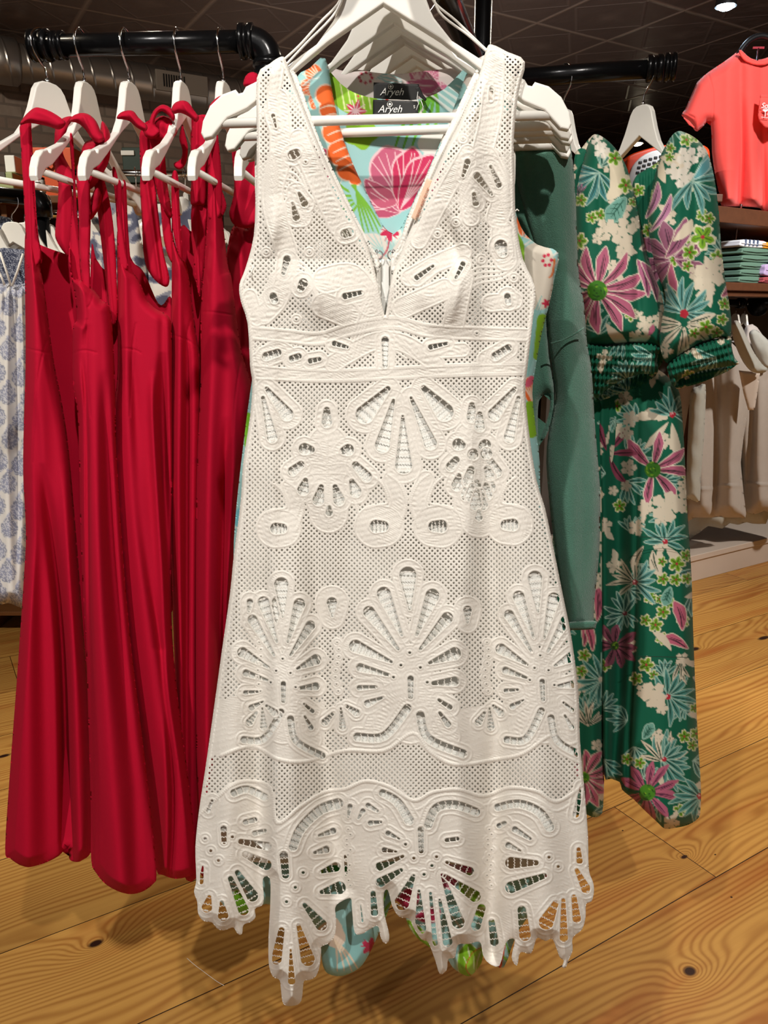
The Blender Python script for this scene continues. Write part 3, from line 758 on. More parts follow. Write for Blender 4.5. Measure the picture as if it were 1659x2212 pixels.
bm = bmesh.new(); box(bm, q[0]+6.85, q[0]+7.22, -.135, -.11, -.07, .06, .004); vf = obj('vent', bm, mat('vent_metal', '#8d8276', .5, .3), th)
for k in range(9):
    bm = bmesh.new(); box(bm, q[0]+6.9+k*.018, q[0]+6.908+k*.018, -.14, -.134, -.045, .035); obj('louver', bm, M['black'], vf)
def ceiling_lamp(px, py, col, e, label, rr=.055):
    v = (py-CY)/FPX; ratio = (-sp - v*cp)/(cp - v*sp); F = (CEIL-.16-H)/ratio
    x, y, z = PW(px, py, F)
    th = thing('ceiling_lamp', label, 'lamp', (x, y, CEIL))
    bm = bmesh.new(); tube(bm, [(0, 0, 0), (0, 0, -.04)], .03, 20); tube(bm, [(0, 0, -.04), (0, 0, -.09)], .008, 10); obj('mount', bm, M['black'], th, True)
    bm = bmesh.new(); tube(bm, [(0, 0, -.08), (0, 0, -.1), (0, 0, -.17)], [.03, rr, rr*1.15], 28, caps=False); obj('lamp_shade', bm, M['black'], th, True)
    bm = bmesh.new(); bmesh.ops.create_uvsphere(bm, u_segments=24, v_segments=14, radius=rr*.95)
    for vv in bm.verts: vv.co.z = vv.co.z*.5 - .165
    obj('bulb', bm, mat('lit_bulb', col, .5, emit=e), th, True)
ceiling_lamp(1568, 10, (.62, .8, 1), 45, 'bright bluish white spot lamp on the dark ceiling above the coral t-shirt', .048)
ceiling_lamp(1376, 308, (1, .86, .6), 30, 'small warm lamp far back seen between the two green floral dresses', .055)

# ---------------------------------------------------------------- pipe rack
RAIL = 1.925
PR = .0168
def collar(bm, p, d, r=.025, L=.028):
    p = Vector(p); d = Vector(d).normalized()
    tube(bm, [p-d*L, p-d*L*.9, p-d*L*.3, p-d*L*.3, p+d*L*.3, p+d*L*.3, p+d*L*.9, p+d*L], [r*.85, r, r, r*.9, r*.9, r, r, r*.85], 20)
rk = thing('clothes_rack', 'black iron pipe clothes rack with arms carrying the red, white and green garments', 'clothes rack', (.185, 1.62, 0))
def rel(p, th=rk): return tuple(a-b for a, b in zip(p, th.location))
bm = bmesh.new(); tube(bm, [(0, 0, .01), (0, 0, CEIL)], PR, 24); collar(bm, (0, 0, RAIL), (0, 0, 1), .03, .045); obj('post', bm, M['pipe'], rk, True)
bm = bmesh.new(); tube(bm, [(0, 0, 0), (0, 0, .012), (0, 0, .014), (0, 0, .04)], [.06, .06, .03, .026], 32); obj('base_flange', bm, M['pipe'], rk, True)
bm = bmesh.new(); tube(bm, [(0, 0, CEIL), (0, 0, CEIL-.012)], .05, 32); obj('ceiling_flange', bm, M['pipe'], rk, True)
# right arm
a = rel((.185, 1.60, RAIL)); b = rel((.492, 1.528, RAIL+.002))
bm = bmesh.new(); tube(bm, [a, b], PR, 24); obj('right_arm', bm, M['pipe'], rk, True)
d = Vector(b)-Vector(a); d.normalize()
bm = bmesh.new(); collar(bm, Vector(b)-d*.008, d, .0225, .014); collar(bm, Vector(b)+d*.018, d, .024, .010); obj('end_cap', bm, M['pipe'], rk, True)
# arm towards the room
a = rel((.185, 1.60, RAIL)); b = rel((-.012, .80, RAIL))
bm = bmesh.new(); tube(bm, [a, b], PR, 24); obj('front_arm', bm, M['pipe'], rk, True)
d = (Vector(b)-Vector(a)).normalized()
bm = bmesh.new(); collar(bm, b, d, .024, .02); obj('end_cap', bm, M['pipe'], rk, True)
# left arm: level pipe, elbow, drop, return to post
LZ = RAIL-.006
lp0 = Vector((-.552, 1.385, LZ)); lp1 = Vector((-.213, 1.365, LZ))
bm = bmesh.new(); tube(bm, [rel(lp0), rel(lp1)], PR*.98, 24); obj('left_arm', bm, M['pipe'], rk, True)
bm = bmesh.new(); d = (lp1-lp0).normalized(); collar(bm, Vector(rel(lp0)), d, .024, .016); collar(bm, Vector(rel(lp0))+d*.03, d, .021, .01); obj('end_cap', bm, M['pipe'], rk, True)
el = [lp1 + Vector((.03*math.sin(a), 0, -.03*(1-math.cos(a)))) for a in np.linspace(0, math.pi/2, 9)]
bm = bmesh.new(); tube(bm, [rel(p) for p in el], .022, 22); collar(bm, rel(lp1-d*.004), d, .026, .012); collar(bm, rel(el[-1]+Vector((0, 0, -.01))), (0, 0, 1), .026, .012); obj('elbow', bm, M['pipe'], rk, True)
dr = el[-1]
bm = bmesh.new(); tube(bm, [rel(dr), rel(dr-Vector((0, 0, .16)))], PR, 20); obj('drop_pipe', bm, M['pipe'], rk, True)
bm = bmesh.new(); tube(bm, [rel(dr-Vector((0, 0, .16))), rel(dr-Vector((0, 0, .175))+Vector((.02, .01, 0))), rel((.185, 1.62, dr.z-.175))], PR, 20); obj('return_pipe', bm, M['pipe'], rk, True)

# ---------------------------------------------------------------- wooden hangers
half = [(0, 0), (.013, -.001), (.022, -.005), (.029, -.014), (.0345, -.028), (.041, -.0435), (.053, -.066), (.072, -.088), (.112, -.112), (.135, -.121), (.150, -.127), (.1535, -.1325), (.158, -.1335), (.161, -.1295),
        (.176, -.134), (.190, -.145), (.199, -.160), (.202, -.172), (.199, -.178), (.190, -.176), (.172, -.158), (.150, -.149), (.118, -.128), (.060, -.087), (.0, -.052)]
def make_hanger(width=1.0, name='wooden_hanger'):
    t = thing(name, '-', 'hanger')
    L = half; pts = [(x*width, z-.058) for x, z in L[:-1]]
    loop = pts + [(0, -.110)] + [(-x, z) for x, z in pts[::-1][:-1]]
    bm = bmesh.new(); prism(bm, loop, -.0062, .0062, .0022); f = obj('frame', bm, M['hanger'], t)
    bm = bmesh.new(); tube(bm, [(-.183*width, 0, -.2195), (.183*width, 0, -.2195)], .0052, 16); obj('trouser_bar', bm, M['hanger'], t, True)
    pts = [(-.0215, 0, -.012)]
    pts = [(.0245*math.cos(a), 0, .0245*math.sin(a)-.0055) for a in np.linspace(R(190), R(-35), 18)] + [(.010, 0, -.031), (.002, 0, -.038), (0, 0, -.046), (0, 0, -.06)]
    bm = bmesh.new(); tube(bm, pts, .0017, 10); obj('hook', bm, M['chrome'], t, True)
    bm = bmesh.new(); tube(bm, [(0, 0, -.052), (0, 0, -.06)], .0026, 12); obj('ferrule', bm, M['chrome'], t, True)
    return t
proto = make_hanger(); used = [False]
def hanger(p, rz, label, group, roll=0, pitch=0, sc=1.0):
    o = proto if not used[0] else copy_tree(proto); used[0] = True
    o.location = p; o.rotation_euler = (pitch, roll, rz); o.scale = (sc, 1, 1); tag(o, label, 'hanger', group); return o
G1 = 'white hangers on the front arm of the rack'
front = [(.92, -.003, 1.3), (.976, .010, .6), (1.014, .018, 1.2), (1.040, .024, .4), (1.087, .034, .9), (1.13, .043, .2), (1.17, .052, .7)]
fl = ['frontmost white wooden hanger holding the white lace dress', 'white wooden hanger right behind the lace dress, holding the nearer turquoise floral dress',
      'third white wooden hanger from the front, holding the farther turquoise floral dress', 'white wooden hanger behind the two turquoise floral dresses, fourth from the front',
      'white wooden hanger of the green sweater, fifth from the front', 'sixth white wooden hanger on the front arm, small and mostly hidden', 'rearmost white wooden hanger on the front arm, showing a small inner peak']
for (F, x, roll), lb in zip(front, fl):
    hanger((x, F, RAIL+.001), R(-6 if F > .95 else 0), lb, G1, roll=R(-roll))
G2 = 'white hangers on the left arm of the rack'
reds = [(97, 78, .026), (178, 90, 0), (275, 90, 0), (388, 88, 0), (480, 88, 0), (560, 90, 0)]
for i, (px, ang, _) in enumerate(reds):
    u = (px-CX)/FPX; v = (92-CY)/FPX; F = 1.378; x = u*F/(cp-v*sp)
    rz = {0: 64, 1: 86, 2: 85, 3: 87, 4: 86, 5: 88}[i]
    nm = ['leftmost white hanger on the left arm, turned with its bar cut by the photo edge', 'second white hanger from the left, over the red bow with the long tail', 'third white hanger from the left, beside the tall red loops',
          'fourth white hanger from the left on the left arm', 'fifth white hanger from the left, just before the pipe elbow', 'white hanger right of the elbow, hidden behind the lace dress'][i]
    hanger((x, F-.006, LZ+.001), R(rz+180), nm, G2, roll=R(0))
G3 = 'white hangers on the right arm of the rack'
hanger((.332, 1.566, RAIL+.001), R(-60), 'white wooden hanger of the nearer-left green floral dress, partly behind the lace dress hanger', G3, sc=.8)
hanger((.470, 1.534, RAIL+.001), R(-56), 'white glossy wooden hanger at the pipe end holding the right green floral dress', G3, sc=.8)

# ---------------------------------------------------------------- white lace dress
LB = .935
def fdress(X, Y): return np.interp(Y, [0, 330, 560, 900, 2100], [.9035, .9035, .920, .926, .912])
D_OUT = [(555, 168), (582, 138), (608, 122), (618, 132), (632, 172), (668, 262), (715, 372), (760, 462), (797, 540), (813, 600), (829, 674), (834, 674), (846, 600), (868, 542), (890, 488), (950, 350), (1000, 250), (1034, 165), (1050, 108), (1062, 96),
         (1096, 112), (1134, 134), (1120, 200), (1110, 300), (1112, 400), (1115, 480), (1130, 560), (1156, 622), (1150, 700), (1140, 790), (1135, 850), (1145, 950), (1160, 1040), (1178, 1100), (1195, 1180), (1215, 1280), (1235, 1380), (1250, 1500), (1253, 1600), (1262, 1700), (1270, 1800),
         (1272, 1878), (1281, 1905), (1283, 1926), (1278, 1947), (1266, 1953), (1265, 1981), (1257, 2008), (1237, 2026), (1237, 2053), (1228, 2074), (1222, 2090), (1214, 2089), (1218, 2074), (1209, 2068), (1194, 2029), (1179, 2033), (1166, 2027), (1158, 2029), (1147, 2060), (1124, 2057), (1117, 2086), (1105, 2068), (1112, 2030),
         (1093, 2036), (1079, 2086), (1055, 2080), (1043, 2062), (1037, 2035), (1013, 2039), (989, 2041), (983, 2068), (968, 2072), (965, 2095), (950, 2104), (940, 2074), (925, 2036), (910, 2029), (892, 2002), (885, 1985), (862, 1980), (847, 1956), (838, 1923),
         (829, 1930), (830, 1970), (834, 1990), (841, 2020), (838, 2036), (828, 2036), (821, 2020), (816, 2000), (796, 2009), (783, 2017), (766, 2014), (760, 1959), (757, 1940), (733, 1950), (724, 1962), (726, 1985), (724, 2017), (713, 2036), (694, 2045), (694, 2053), (691, 2084), (683, 2108), (669, 2117), (658, 2118), (655, 2128), (651, 2161), (638, 2172), (613, 2170),
         (607, 2139), (604, 2117), (591, 2111), (583, 2095), (580, 2072), (580, 2028), (582, 1987), (584, 1945), (583, 1898), (568, 1898), (570, 1939), (566, 1956), (551, 1963), (552, 1981), (541, 1992), (526, 1998), (523, 2017), (514, 2018), (505, 2004), (497, 2005), (483, 2010), (469, 2006), (458, 1993), (439, 1989), (428, 1973), (426, 1948), (419, 1926),
         (424, 1900), (422, 1830), (430, 1750), (445, 1650), (462, 1530), (480, 1400), (497, 1280), (505, 1200), (520, 1080), (525, 1000), (540, 900), (545, 830), (540, 790), (535, 700), (520, 650), (517, 615), (530, 580), (548, 510), (552, 420), (555, 300)]
D_R = [[(640, 1100, 30, 0), (630, 1300, 40, .012), (620, 1700, 46, .03), (625, 2170, 50, .042)],
       [(672, 1050, 24, 0), (685, 1250, 26, -.008), (700, 1600, 28, -.016), (742, 1950, 30, -.022)],
       [(885, 850, 90, .004), (890, 1400, 110, .018), (915, 2050, 90, .034)],
       [(1015, 850, 26, .006), (1005, 1200, 26, .012), (985, 1500, 26, .010), (1000, 1900, 24, .012)],
       [(1048, 900, 20, 0), (1060, 1200, 24, -.008), (1070, 1600, 26, -.014), (1056, 2050, 26, -.03)],
       [(1110, 1000, 30, .003), (1150, 1500, 50, .016), (1178, 2050, 55, .03)],
       [(535, 1100, 18, .0), (505, 1500, 30, .01), (480, 2000, 42, .024)],
       [(575, 1200, 16, 0), (560, 1600, 20, -.008), (572, 2000, 16, -.018)],
       [(590, 850, 14, .003), (588, 1100, 16, .005), (592, 1400, 14, .005)],
       [(675, 560, 60, .010), (690, 640, 70, .016), (700, 730, 60, .004)],
       [(985, 540, 60, .010), (975, 640, 66, .016), (960, 730, 60, .004)],
       [(832, 620, 22, 0), (832, 700, 26, -.006), (832, 790, 40, 0)],
       [(694, 640, 6, .0), (696, 690, 7, -.002), (698, 735, 6, 0)], [(910, 640, 14, .0), (912, 690, 16, -.003), (912, 740, 14, 0)],
       [(960, 450, 12, 0), (978, 520, 14, -.006), (1000, 600, 12, 0)], [(1000, 560, 12, .0), (985, 640, 12, .006), (975, 700, 10, 0)],
       [(600, 420, 20, 0), (590, 500, 20, .006), (575, 560, 20, 0)]]
wd = thing('lace_dress', 'long sleeveless white lace dress with a scalloped openwork hem, in the middle in front', 'dress', (0, .93, 1.81))
cloth('dress_front', D_OUT, fdress, LACE_MAT, wd, h=1.5, er=lambda X, Y: np.interp(Y, [300, 560, 620, 720, 850, 1500, 1850], [.008, .010, .003, .003, .014, .016, .003]), ew=26, rl=D_R, lace=dress_lace, back=False, smoothing=3, wr=.0016, wrs=.045)
LIN = [(565, 420), (600, 480), (700, 520), (780, 560), (832, 690), (880, 560), (960, 520), (1060, 470), (1100, 440), (1112, 520), (1140, 620), (1140, 700), (1128, 790), (1124, 850), (1135, 950), (1150, 1050), (1185, 1190), (1222, 1400), (1235, 1500), (1240, 1640), (1245, 1760),
       (1200, 1835), (1080, 1850), (960, 1842), (840, 1838), (700, 1845), (600, 1850), (500, 1790), (440, 1830), (445, 1740), (462, 1640), (478, 1530), (496, 1400), (512, 1280), (520, 1200), (534, 1080), (540, 1000), (552, 900), (556, 830), (548, 700), (532, 640), (535, 600), (556, 520)]
cloth('lining', LIN, lambda X, Y: fdress(X, Y)+.0035, M['lining'], wd, h=5, er=.001, ew=6, efade=1.0, rl=[[(x, y, ww, a*(.85 if a > 0 else 1.08)) for x, y, ww, a in r] for r in D_R[:9]+D_R[11:12]], back=False)
# inside of the back, seen through the neckline: facing, back panel, zip, hooks
cloth('back_panel', [(556, 300), (640, 200), (690, 340), (760, 500), (802, 556), (832, 562), (858, 556), (905, 480), (960, 360), (1020, 230), (1108, 300), (1110, 470), (1128, 570), (1148, 625), (1140, 720), (1130, 850), (1145, 1000), (1190, 1250), (1225, 1500), (1240, 1750), (1230, 1870),
      (1100, 1880), (900, 1860), (700, 1870), (520, 1860), (440, 1850), (455, 1700), (480, 1450), (510, 1200), (535, 950), (548, 800), (540, 700), (525, 620), (552, 500)], .948, M['white'], wd, h=6, er=.004, back=False, wr=.001)
ffac = lambda X, Y: np.interp(Y, [0, 330, 560, 900], [.9135, .9135, .932, .935])
cloth('facing', [(618, 150), (640, 160), (690, 300), (745, 420), (800, 528), (818, 556), (816, 590), (800, 548), (758, 470), (712, 378), (664, 268), (630, 180)], ffac, M['white'], wd, h=2.5, er=.003, ew=8, back=False, relief=lambda X, Y, d: .0016*np.sin(d*.9))
cloth('facing', [(1032, 150), (1018, 170), (975, 262), (925, 370), (880, 470), (862, 530), (845, 556), (848, 596), (868, 548), (892, 495), (950, 360), (1000, 262), (1034, 185)], ffac, M['white'], wd, h=2.5, er=.003, ew=8, back=False, relief=lambda X, Y, d: .0016*np.sin(d*.9))
cloth('zip', [(824, 560), (840, 560), (840, 700), (824, 700)], .944, M['lining'], wd, h=2, er=.001, ew=4, back=False, smoothing=1, relief=lambda X, Y, d: .0012*(np.sin(Y*1.6) > 0)*(np.abs(X-832) < 3))
for sx in (-1, 1):
    bm = bmesh.new(); c = V(832+sx*12, 551, .938)-wd.location
    tube(bm, [c+Vector((.0035*math.cos(a)*sx, 0, .0045*math.sin(a))) for a in np.linspace(0, 5.2, 16)], .0009, 8)
    tube(bm, [c+Vector((sx*.003+.0018*math.cos(a), 0, .004+.0018*math.sin(a))) for a in np.linspace(0, 5.2, 10)], .0008, 8); obj('hook_and_eye', bm, M['chrome'], wd, True)
# maker's label and hanging loops
lab = cloth('label', [(934, 389), (922, 386), (888, 470), (898, 476)], .910, M['peach'], wd, h=1.5, er=.0005, ew=3, back=False, smoothing=1); lab['label'] = 'peach satin neck label with copper print'
def text(name, body, px, py, F, size, m, parent, ang=0, shear=0, flip=False, ext=.0002, yaw=0):
    c = bpy.data.curves.new(name, 'FONT'); c.body = body; c.size = size; c.align_x = 'CENTER'; c.align_y = 'CENTER'; c.extrude = ext; c.shear = shear
    c.materials.append(m); o = bpy.data.objects.new(name, c); COL.objects.link(o)
    o.rotation_mode = 'XYZ'
    o.matrix_world = Matrix.Translation(V(px, py, F)) @ Matrix.Rotation(yaw, 4, 'Z') @ Matrix.Rotation(math.pi/2, 4, 'X') @ Matrix.Rotation(ang, 4, 'Z')
    mw = o.matrix_world.copy()
    me = bpy.data.meshes.new_from_object(o); bpy.data.objects.remove(o, do_unlink=True); me.name = name
    me.transform(Matrix.Translation(-Vector(parent.location)) @ mw)
    return link(name, me, m, parent, False)
text('label_text', 'SKIES ARE BLUE', 914, 438, .9088, .0048, M['copper'], wd, R(67))
for pts in ([(742, -60), (735, 0), (690, 50), (645, 100), (606, 135)], [(752, -60), (728, 22), (660, 95), (616, 142)], [(922, -60), (935, 0), (985, 45), (1040, 98), (1062, 118)], [(930, -40), (948, 25), (1010, 75), (1052, 112)]):
    bm = bmesh.new(); P3 = [V(x, y, .9100) - wd.location for x, y in smooth_poly(pts, 5, False)]; tube(bm, P3, .0013, 8); obj('hanging_loop', bm, M['white'], wd, True)
for pts in ([(1112, 458), (1117, 452), (1121, 456)], [(548, 575), (542, 590), (546, 604)]):
    bm = bmesh.new(); tube(bm, [V(x, y, .92) - wd.location for x, y in pts], .0008, 6); obj('loose_thread', bm, M['white'], wd, True)

# ---------------------------------------------------------------- turquoise floral dresses behind the lace dress
def turq(seed, spots=()):
    def paint(X, Y, xs, ys, h):
        random.seed(seed); C = Canvas(X, Y, xs, ys, h, '#9fd0cf')
        for x, y in scatter(46, 480, 120, 1230, 2120, 120, seed): 
            k = random.random(); a = random.uniform(0, 6.28)
            if k < .3:
                C.blossom(x, y, random.uniform(45, 60), '#e6dcd2', 5, a)
                for j in range(5): C.stroke([(x, y), (x+38*math.cos(a+j*1.25), y+38*math.sin(a+j*1.25))], [1.2, 1.8], '#8cc6c6')
            elif k < .5:
                for j in range(5): C.stroke([(x, y), (x+40*math.cos(a+j*.3), y+40*math.sin(a+j*.3)), (x+75*math.cos(a+j*.36), y+75*math.sin(a+j*.36))], [2, 3, 1], '#7cb833')
            elif k < .68: hib(C, x, y, 50, a, '#cf3f70', '#f0c8cf')
            elif k < .82: hib(C, x, y, 55, a, '#86b92b', '#d9e4a2')
            else: hib(C, x, y, 45, a, '#ee6f34', '#f4d8c0')
        for x, y in scatter(40, 480, 120, 1230, 2120, 110, seed+5):
            a = random.uniform(0, 6.28)
            for j in range(3): C.stroke([(x, y), (x+25*math.cos(a+j*.5), y+25*math.sin(a+j*.5)), (x+60*math.cos(a+j*.35), y+60*math.sin(a+j*.35))], [1.2, 2, .6], random.choice(['#e9e3da', '#e9e3da', '#6fc0c4']))
        for f in spots: f(C)
        return C.c
    return paint
def hib(C, x, y, r, a, col, line, spread=2.6, n=3, wf=.42):
    for k in range(n):
        b = a + (k-(n-1)/2)*spread/n
        C.petal(x, y, b, r*1.35, r*wf, line, None, None, bend=.02, base=.15)
        C.petal(x, y, b, r*1.31, r*(wf-.035), col, None, None, bend=.02, base=.12)
        for j in (-2, -1, 0, 1, 2):
            C.stroke([(x, y), (x+r*.6*math.cos(b+j*.10), y+r*.6*math.sin(b+j*.10)), (x+r*1.25*math.cos(b+j*.15), y+r*1.25*math.sin(b+j*.15))], [.8, 1.5, .7], line)
def sp_front(C):
    # orange hibiscus on the neckband, pink flower below
    C.stroke([(640, 170), (700, 140), (760, 340), (830, 480)], [2, 2, 2, 2], '#9fd0cf')
    C.stroke([(708, 190), (740, 280), (790, 420)], [40, 36, 30], '#9fd0cf')
    C.stroke([(655, 185), (672, 172), (690, 168)], [1.5, 2, 1], '#e6f0ea')
    for cx, cy, rr in ((704, 205, 21), (715, 235, 24), (722, 285, 25), (735, 330, 27), (752, 365, 24), (768, 385, 14)): C.disc(cx, cy, rr+3, '#ecd3bd')
    for cx, cy, rr in ((704, 205, 21), (715, 235, 24), (722, 285, 25), (735, 330, 27), (752, 365, 24), (768, 385, 14)): C.disc(cx, cy, rr, '#ec6a2c')
    for k in range(8): C.stroke([(690+k*6, 235+k*19), (715+k*7, 228+k*18), (745+k*6, 240+k*18)], [1, 1.8, 1], '#f4dac2')
    for k in range(5): C.stroke([(768-k*2, 400), (775+k*6, 450), (790+k*12, 520)], [2, 2.6, 1], '#78b53a')
    hib(C, 845, 560, 60, -1.6, '#e6dcd2', '#a9d2cf'); C.disc(842, 500, 16, '#c0264e', .35)
    for k in range(9): C.stroke([(842, 502), (842+20*math.cos(k*.7), 502+20*math.sin(k*.7))], [2.2, 1], '#c0264e')
    C.stroke([(842, 510), (836, 540), (820, 560)], [1.6, 1.8, 1.4], '#c0264e')
    # right side and hems
    C.stroke([(1160, 560), (1165, 640)], [36, 30], '#d8cfc0')
    for k in range(6): C.disc(1182+9*math.cos(k), 562+12*math.sin(k), 4, '#c8304e')
    C.stroke([(1198, 560), (1194, 590), (1186, 600)], [2, 2.5, 1.5], '#e07a3c')
    for k in range(5): C.stroke([(1115, 500+k*4), (1130, 530+k*8), (1128, 570)], [1.5, 2.2, 1], '#7fae2e')
    for k in range(7): C.stroke([(1170, 640+k*14), (1150, 690+k*14), (1140, 740+k*12)], [1, 2.4, 1], '#8cc0bc')
    C.disc(1180, 655, 8, '#c8304e', .3); C.stroke([(1172, 690), (1160, 770)], [12, 8], '#86b92b')
    C.stroke([(1145, 880), (1148, 930)], [14, 16], '#86b92b'); C.stroke([(1140, 830), (1148, 820)], [7, 8], '#e0607c')
    for px, py in ((735, 2060), (770, 2070)): C.disc(px, py, 60, '#93cbcb')
    C.petal(725, 1985, 1.4, 60, 22, '#ecd9c6', None, None); C.petal(728, 1990, 2.2, 50, 18, '#ecd9c6', None, None)
    for k in range(4): C.stroke([(722, 2030), (728+k*8, 2060), (728+k*16, 2098)], [2, 2.4, .8], '#ead6bd')
    C.disc(800, 2045, 15, '#c8345c', .3)
    for k in range(8): C.stroke([(800, 2045), (800+20*math.cos(k*.8), 2045+20*math.sin(k*.8))], [2.4, 1], '#c8345c')
    C.petal(880, 1990, .9, 100, 30, '#86c22c', '#dfe8c0', '#dfe8c0'); C.petal(1010, 2040, 1.2, 75, 30, '#86c22c', '#dfe8c0', '#dfe8c0')
    C.petal(1040, 2050, 1.7, 60, 20, '#9ccc3a', '#c8402e', '#dfe8c0'); C.stroke([(1090, 2035), (1086, 2060), (1080, 2090)], [3, 3, 3], '#e0502a')
    C.petal(510, 1925, .9, 65, 20, '#7cc22e', '#dfe8c0', None); C.petal(720, 1870, .2, 50, 20, '#3f9a50', None, None)
    C.petal(850, 1960, -.7, 60, 20, '#b02c50', '#e8a8b8', None); C.petal(900, 1980, -.3, 50, 16, '#c83a62', '#e8a8b8', None)
    C.disc(530, 1120, 26, '#72bcc8'); C.stroke([(535, 900), (538, 960)], [9, 10], '#7cc22e'); C.disc(512, 1210, 4, '#c8304e')
TF = [(640, 168), (668, 148), (703, 126), (722, 220), (745, 310), (790, 412), (848, 508), (900, 420), (950, 310), (985, 220), (1018, 140), (1060, 120), (1100, 170), (1104, 300), (1108, 420), (1125, 490), (1160, 528), (1206, 545), (1198, 600), (1188, 650), (1168, 730), (1156, 800), (1150, 850),
      (1158, 930), (1166, 1000), (1168, 1080), (1190, 1250), (1215, 1500), (1225, 1700), (1190, 1900), (1120, 2010), (1088, 2090), (1060, 2070), (1046, 2050), (1040, 2080), (1018, 2107), (1000, 2105), (978, 2090), (964, 2068), (935, 2050), (905, 2030), (882, 2000), (870, 1960), (850, 1945), (832, 1985), (812, 2030), (795, 2065),
      (775, 2092), (740, 2108), (708, 2103), (696, 2080), (692, 2040), (680, 2000), (640, 1985), (585, 1955), (560, 1957), (520, 1975), (470, 1940), (450, 1850), (470, 1600), (490, 1400), (503, 1260), (505, 1170), (512, 1080), (522, 990), (533, 900), (540, 850), (548, 780), (552, 600), (560, 420), (600, 260)]
def ftq(X, Y): return np.interp(Y, [0, 300, 900, 1250, 2100], [.9635, .9635, .990, .995, .975])
tq = thing('floral_dress', 'turquoise dress with orange and pink hibiscus directly behind the lace dress, nearer of two', 'dress', (.01, .98, 1.8), 'turquoise floral dresses')
cloth('dress_front', TF, ftq, M['print'], tq, h=2.4, er=.012, ew=20, rl=[[(720, 1700, 40, 0), (740, 2100, 60, .02)], [(800, 900, 60, 0), (840, 2000, 30, -.015)], [(960, 1600, 60, 0), (1000, 2080, 60, .025)], [(1150, 700, 20, .006), (1140, 1000, 20, .008)], [(600, 1500, 50, .01), (560, 1960, 50, .015)]], paint=turq(3, [sp_front]), smoothing=3, wr=.002)
def sp_in(C):
    C.stroke([(850, 300), (850, 420), (820, 500)], [120, 100, 60], '#9bcaca')
    C.stroke([(718, 175), (750, 215), (800, 235)], [26, 26, 26], '#86b92b'); C.disc(780, 285, 36, '#86b92b', .1)
    for k in range(5): C.stroke([(735+k*14, 180), (745+k*14, 235)], [1, 1.8], '#d9e4a2')
    for k in range(6): C.disc(774, 190+k*9, 2.6, '#c0264e')
    C.disc(768, 240, 17, '#c0264e', .35)
    for k in range(10): C.stroke([(768, 240), (768+24*math.cos(k*.63), 240+24*math.sin(k*.63))], [1.8, .8], '#e9c9cf')
    C.stroke([(835, 225), (880, 222), (905, 235)], [12, 14, 12], '#e6e0da'); C.stroke([(836, 215), (844, 260)], [3, 3], '#c8342e')
    for k in range(5): C.stroke([(940, 195), (945-k*16, 250), (925-k*18, 320)], [4, 4, 2], '#6fb93a')
    for k in range(6): C.stroke([(925+k*15, 200-k*4), (975+k*12, 240-k*8), (1010+k*8, 260)], [1.5, 4, 1.5], '#e4eeea')
    for cx, cy in ((922, 310), (945, 300), (935, 335)): C.disc(cx, cy, 20, '#e6e0da')
    hib(C, 862, 455, 68, 3.7, '#b8506e', '#efc3ca', 1.2, 2, .5); hib(C, 866, 450, 98, -1.83, '#c4607e', '#efc3ca', .4, 1, .5); hib(C, 866, 450, 98, -1.2, '#c8305c', '#efc3ca', .7, 2, .4)
    C.petal(790, 390, .6, 80, 22, '#c05a74', '#efc3ca', '#efc3ca')
cloth('back_panel', [(700, 150), (735, 180), (765, 200), (808, 212), (860, 215), (908, 214), (960, 192), (1022, 138), (1050, 220), (1045, 320), (960, 440), (900, 520), (848, 530), (790, 500), (740, 380), (705, 260)], lambda X, Y: .9855+.004*nz(X, Y, .02, 3), M['print'], tq, h=2.2, er=.002, ew=10, paint=turq(8, [sp_in]), smoothing=3, back=False)
l = cloth('label', [(806, 215), (905, 219), (902, 262), (806, 262)], .983, M['tag'], tq, h=2, er=.0005, ew=3, back=False, smoothing=1); l['label'] = 'black woven neck label with white script'
text('label_text', 'Aryeh', 842, 236, .982, .0112, M['tagtext'], tq, 0, .35, ext=.0001)
text('size_text', 'S', 895, 231, .982, .0045, M['tagtext'], tq, 0, 0, ext=.0001)
def crest(px, py, F, r, par):
    c = V(px, py, F) - par.location; bm = bmesh.new()
    tube(bm, [c+Vector((r*math.cos(a), 0, r*math.sin(a))) for a in np.linspace(math.pi*.9, math.pi*2.1, 14)], r*.16, 6)
    for k in range(7):
        a = math.pi*(.1+.8*k/6); bmesh.ops.create_icosphere(bm, subdivisions=1, radius=r*.17, matrix=Matrix.Translation(c+Vector((r*math.cos(a), 0, r*math.sin(a)))))
    prism(bm, [(c.x+r*.5*math.cos(a), c.z+r*.5*math.sin(a)) for a in np.linspace(0, 6.0, 9)], c.y-.0002, c.y+.0002)
    obj('label_crest', bm, M['tagtext'], par)
crest(842, 225, .982, .0028, tq)
tb = thing('floral_dress', 'farther turquoise floral dress, only its pink and white flowered neckline showing', 'dress', (.02, 1.03, 1.8), 'turquoise floral dresses')
def sp_b(C):
    C.stroke([(700, 165), (850, 185), (1010, 180)], [40, 40, 40], '#e2d6d2')
    for k in range(8): C.disc(790+14*math.cos(k*.8), 168+11*math.sin(k*.8), 3.4, '#bf2448')
    hib(C, 905, 195, 46, -.9, '#cc6a8e', '#ecd0d4', 2.4, 3); C.petal(880, 178, 0, 70, 16, '#cc6a8e', '#ecd0d4', '#ecd0d4')
    for k in range(3): C.stroke([(812+k*6, 170), (835, 160+k*8), (868, 172+k*5)], [1, 2, 1], '#8cc3c4')
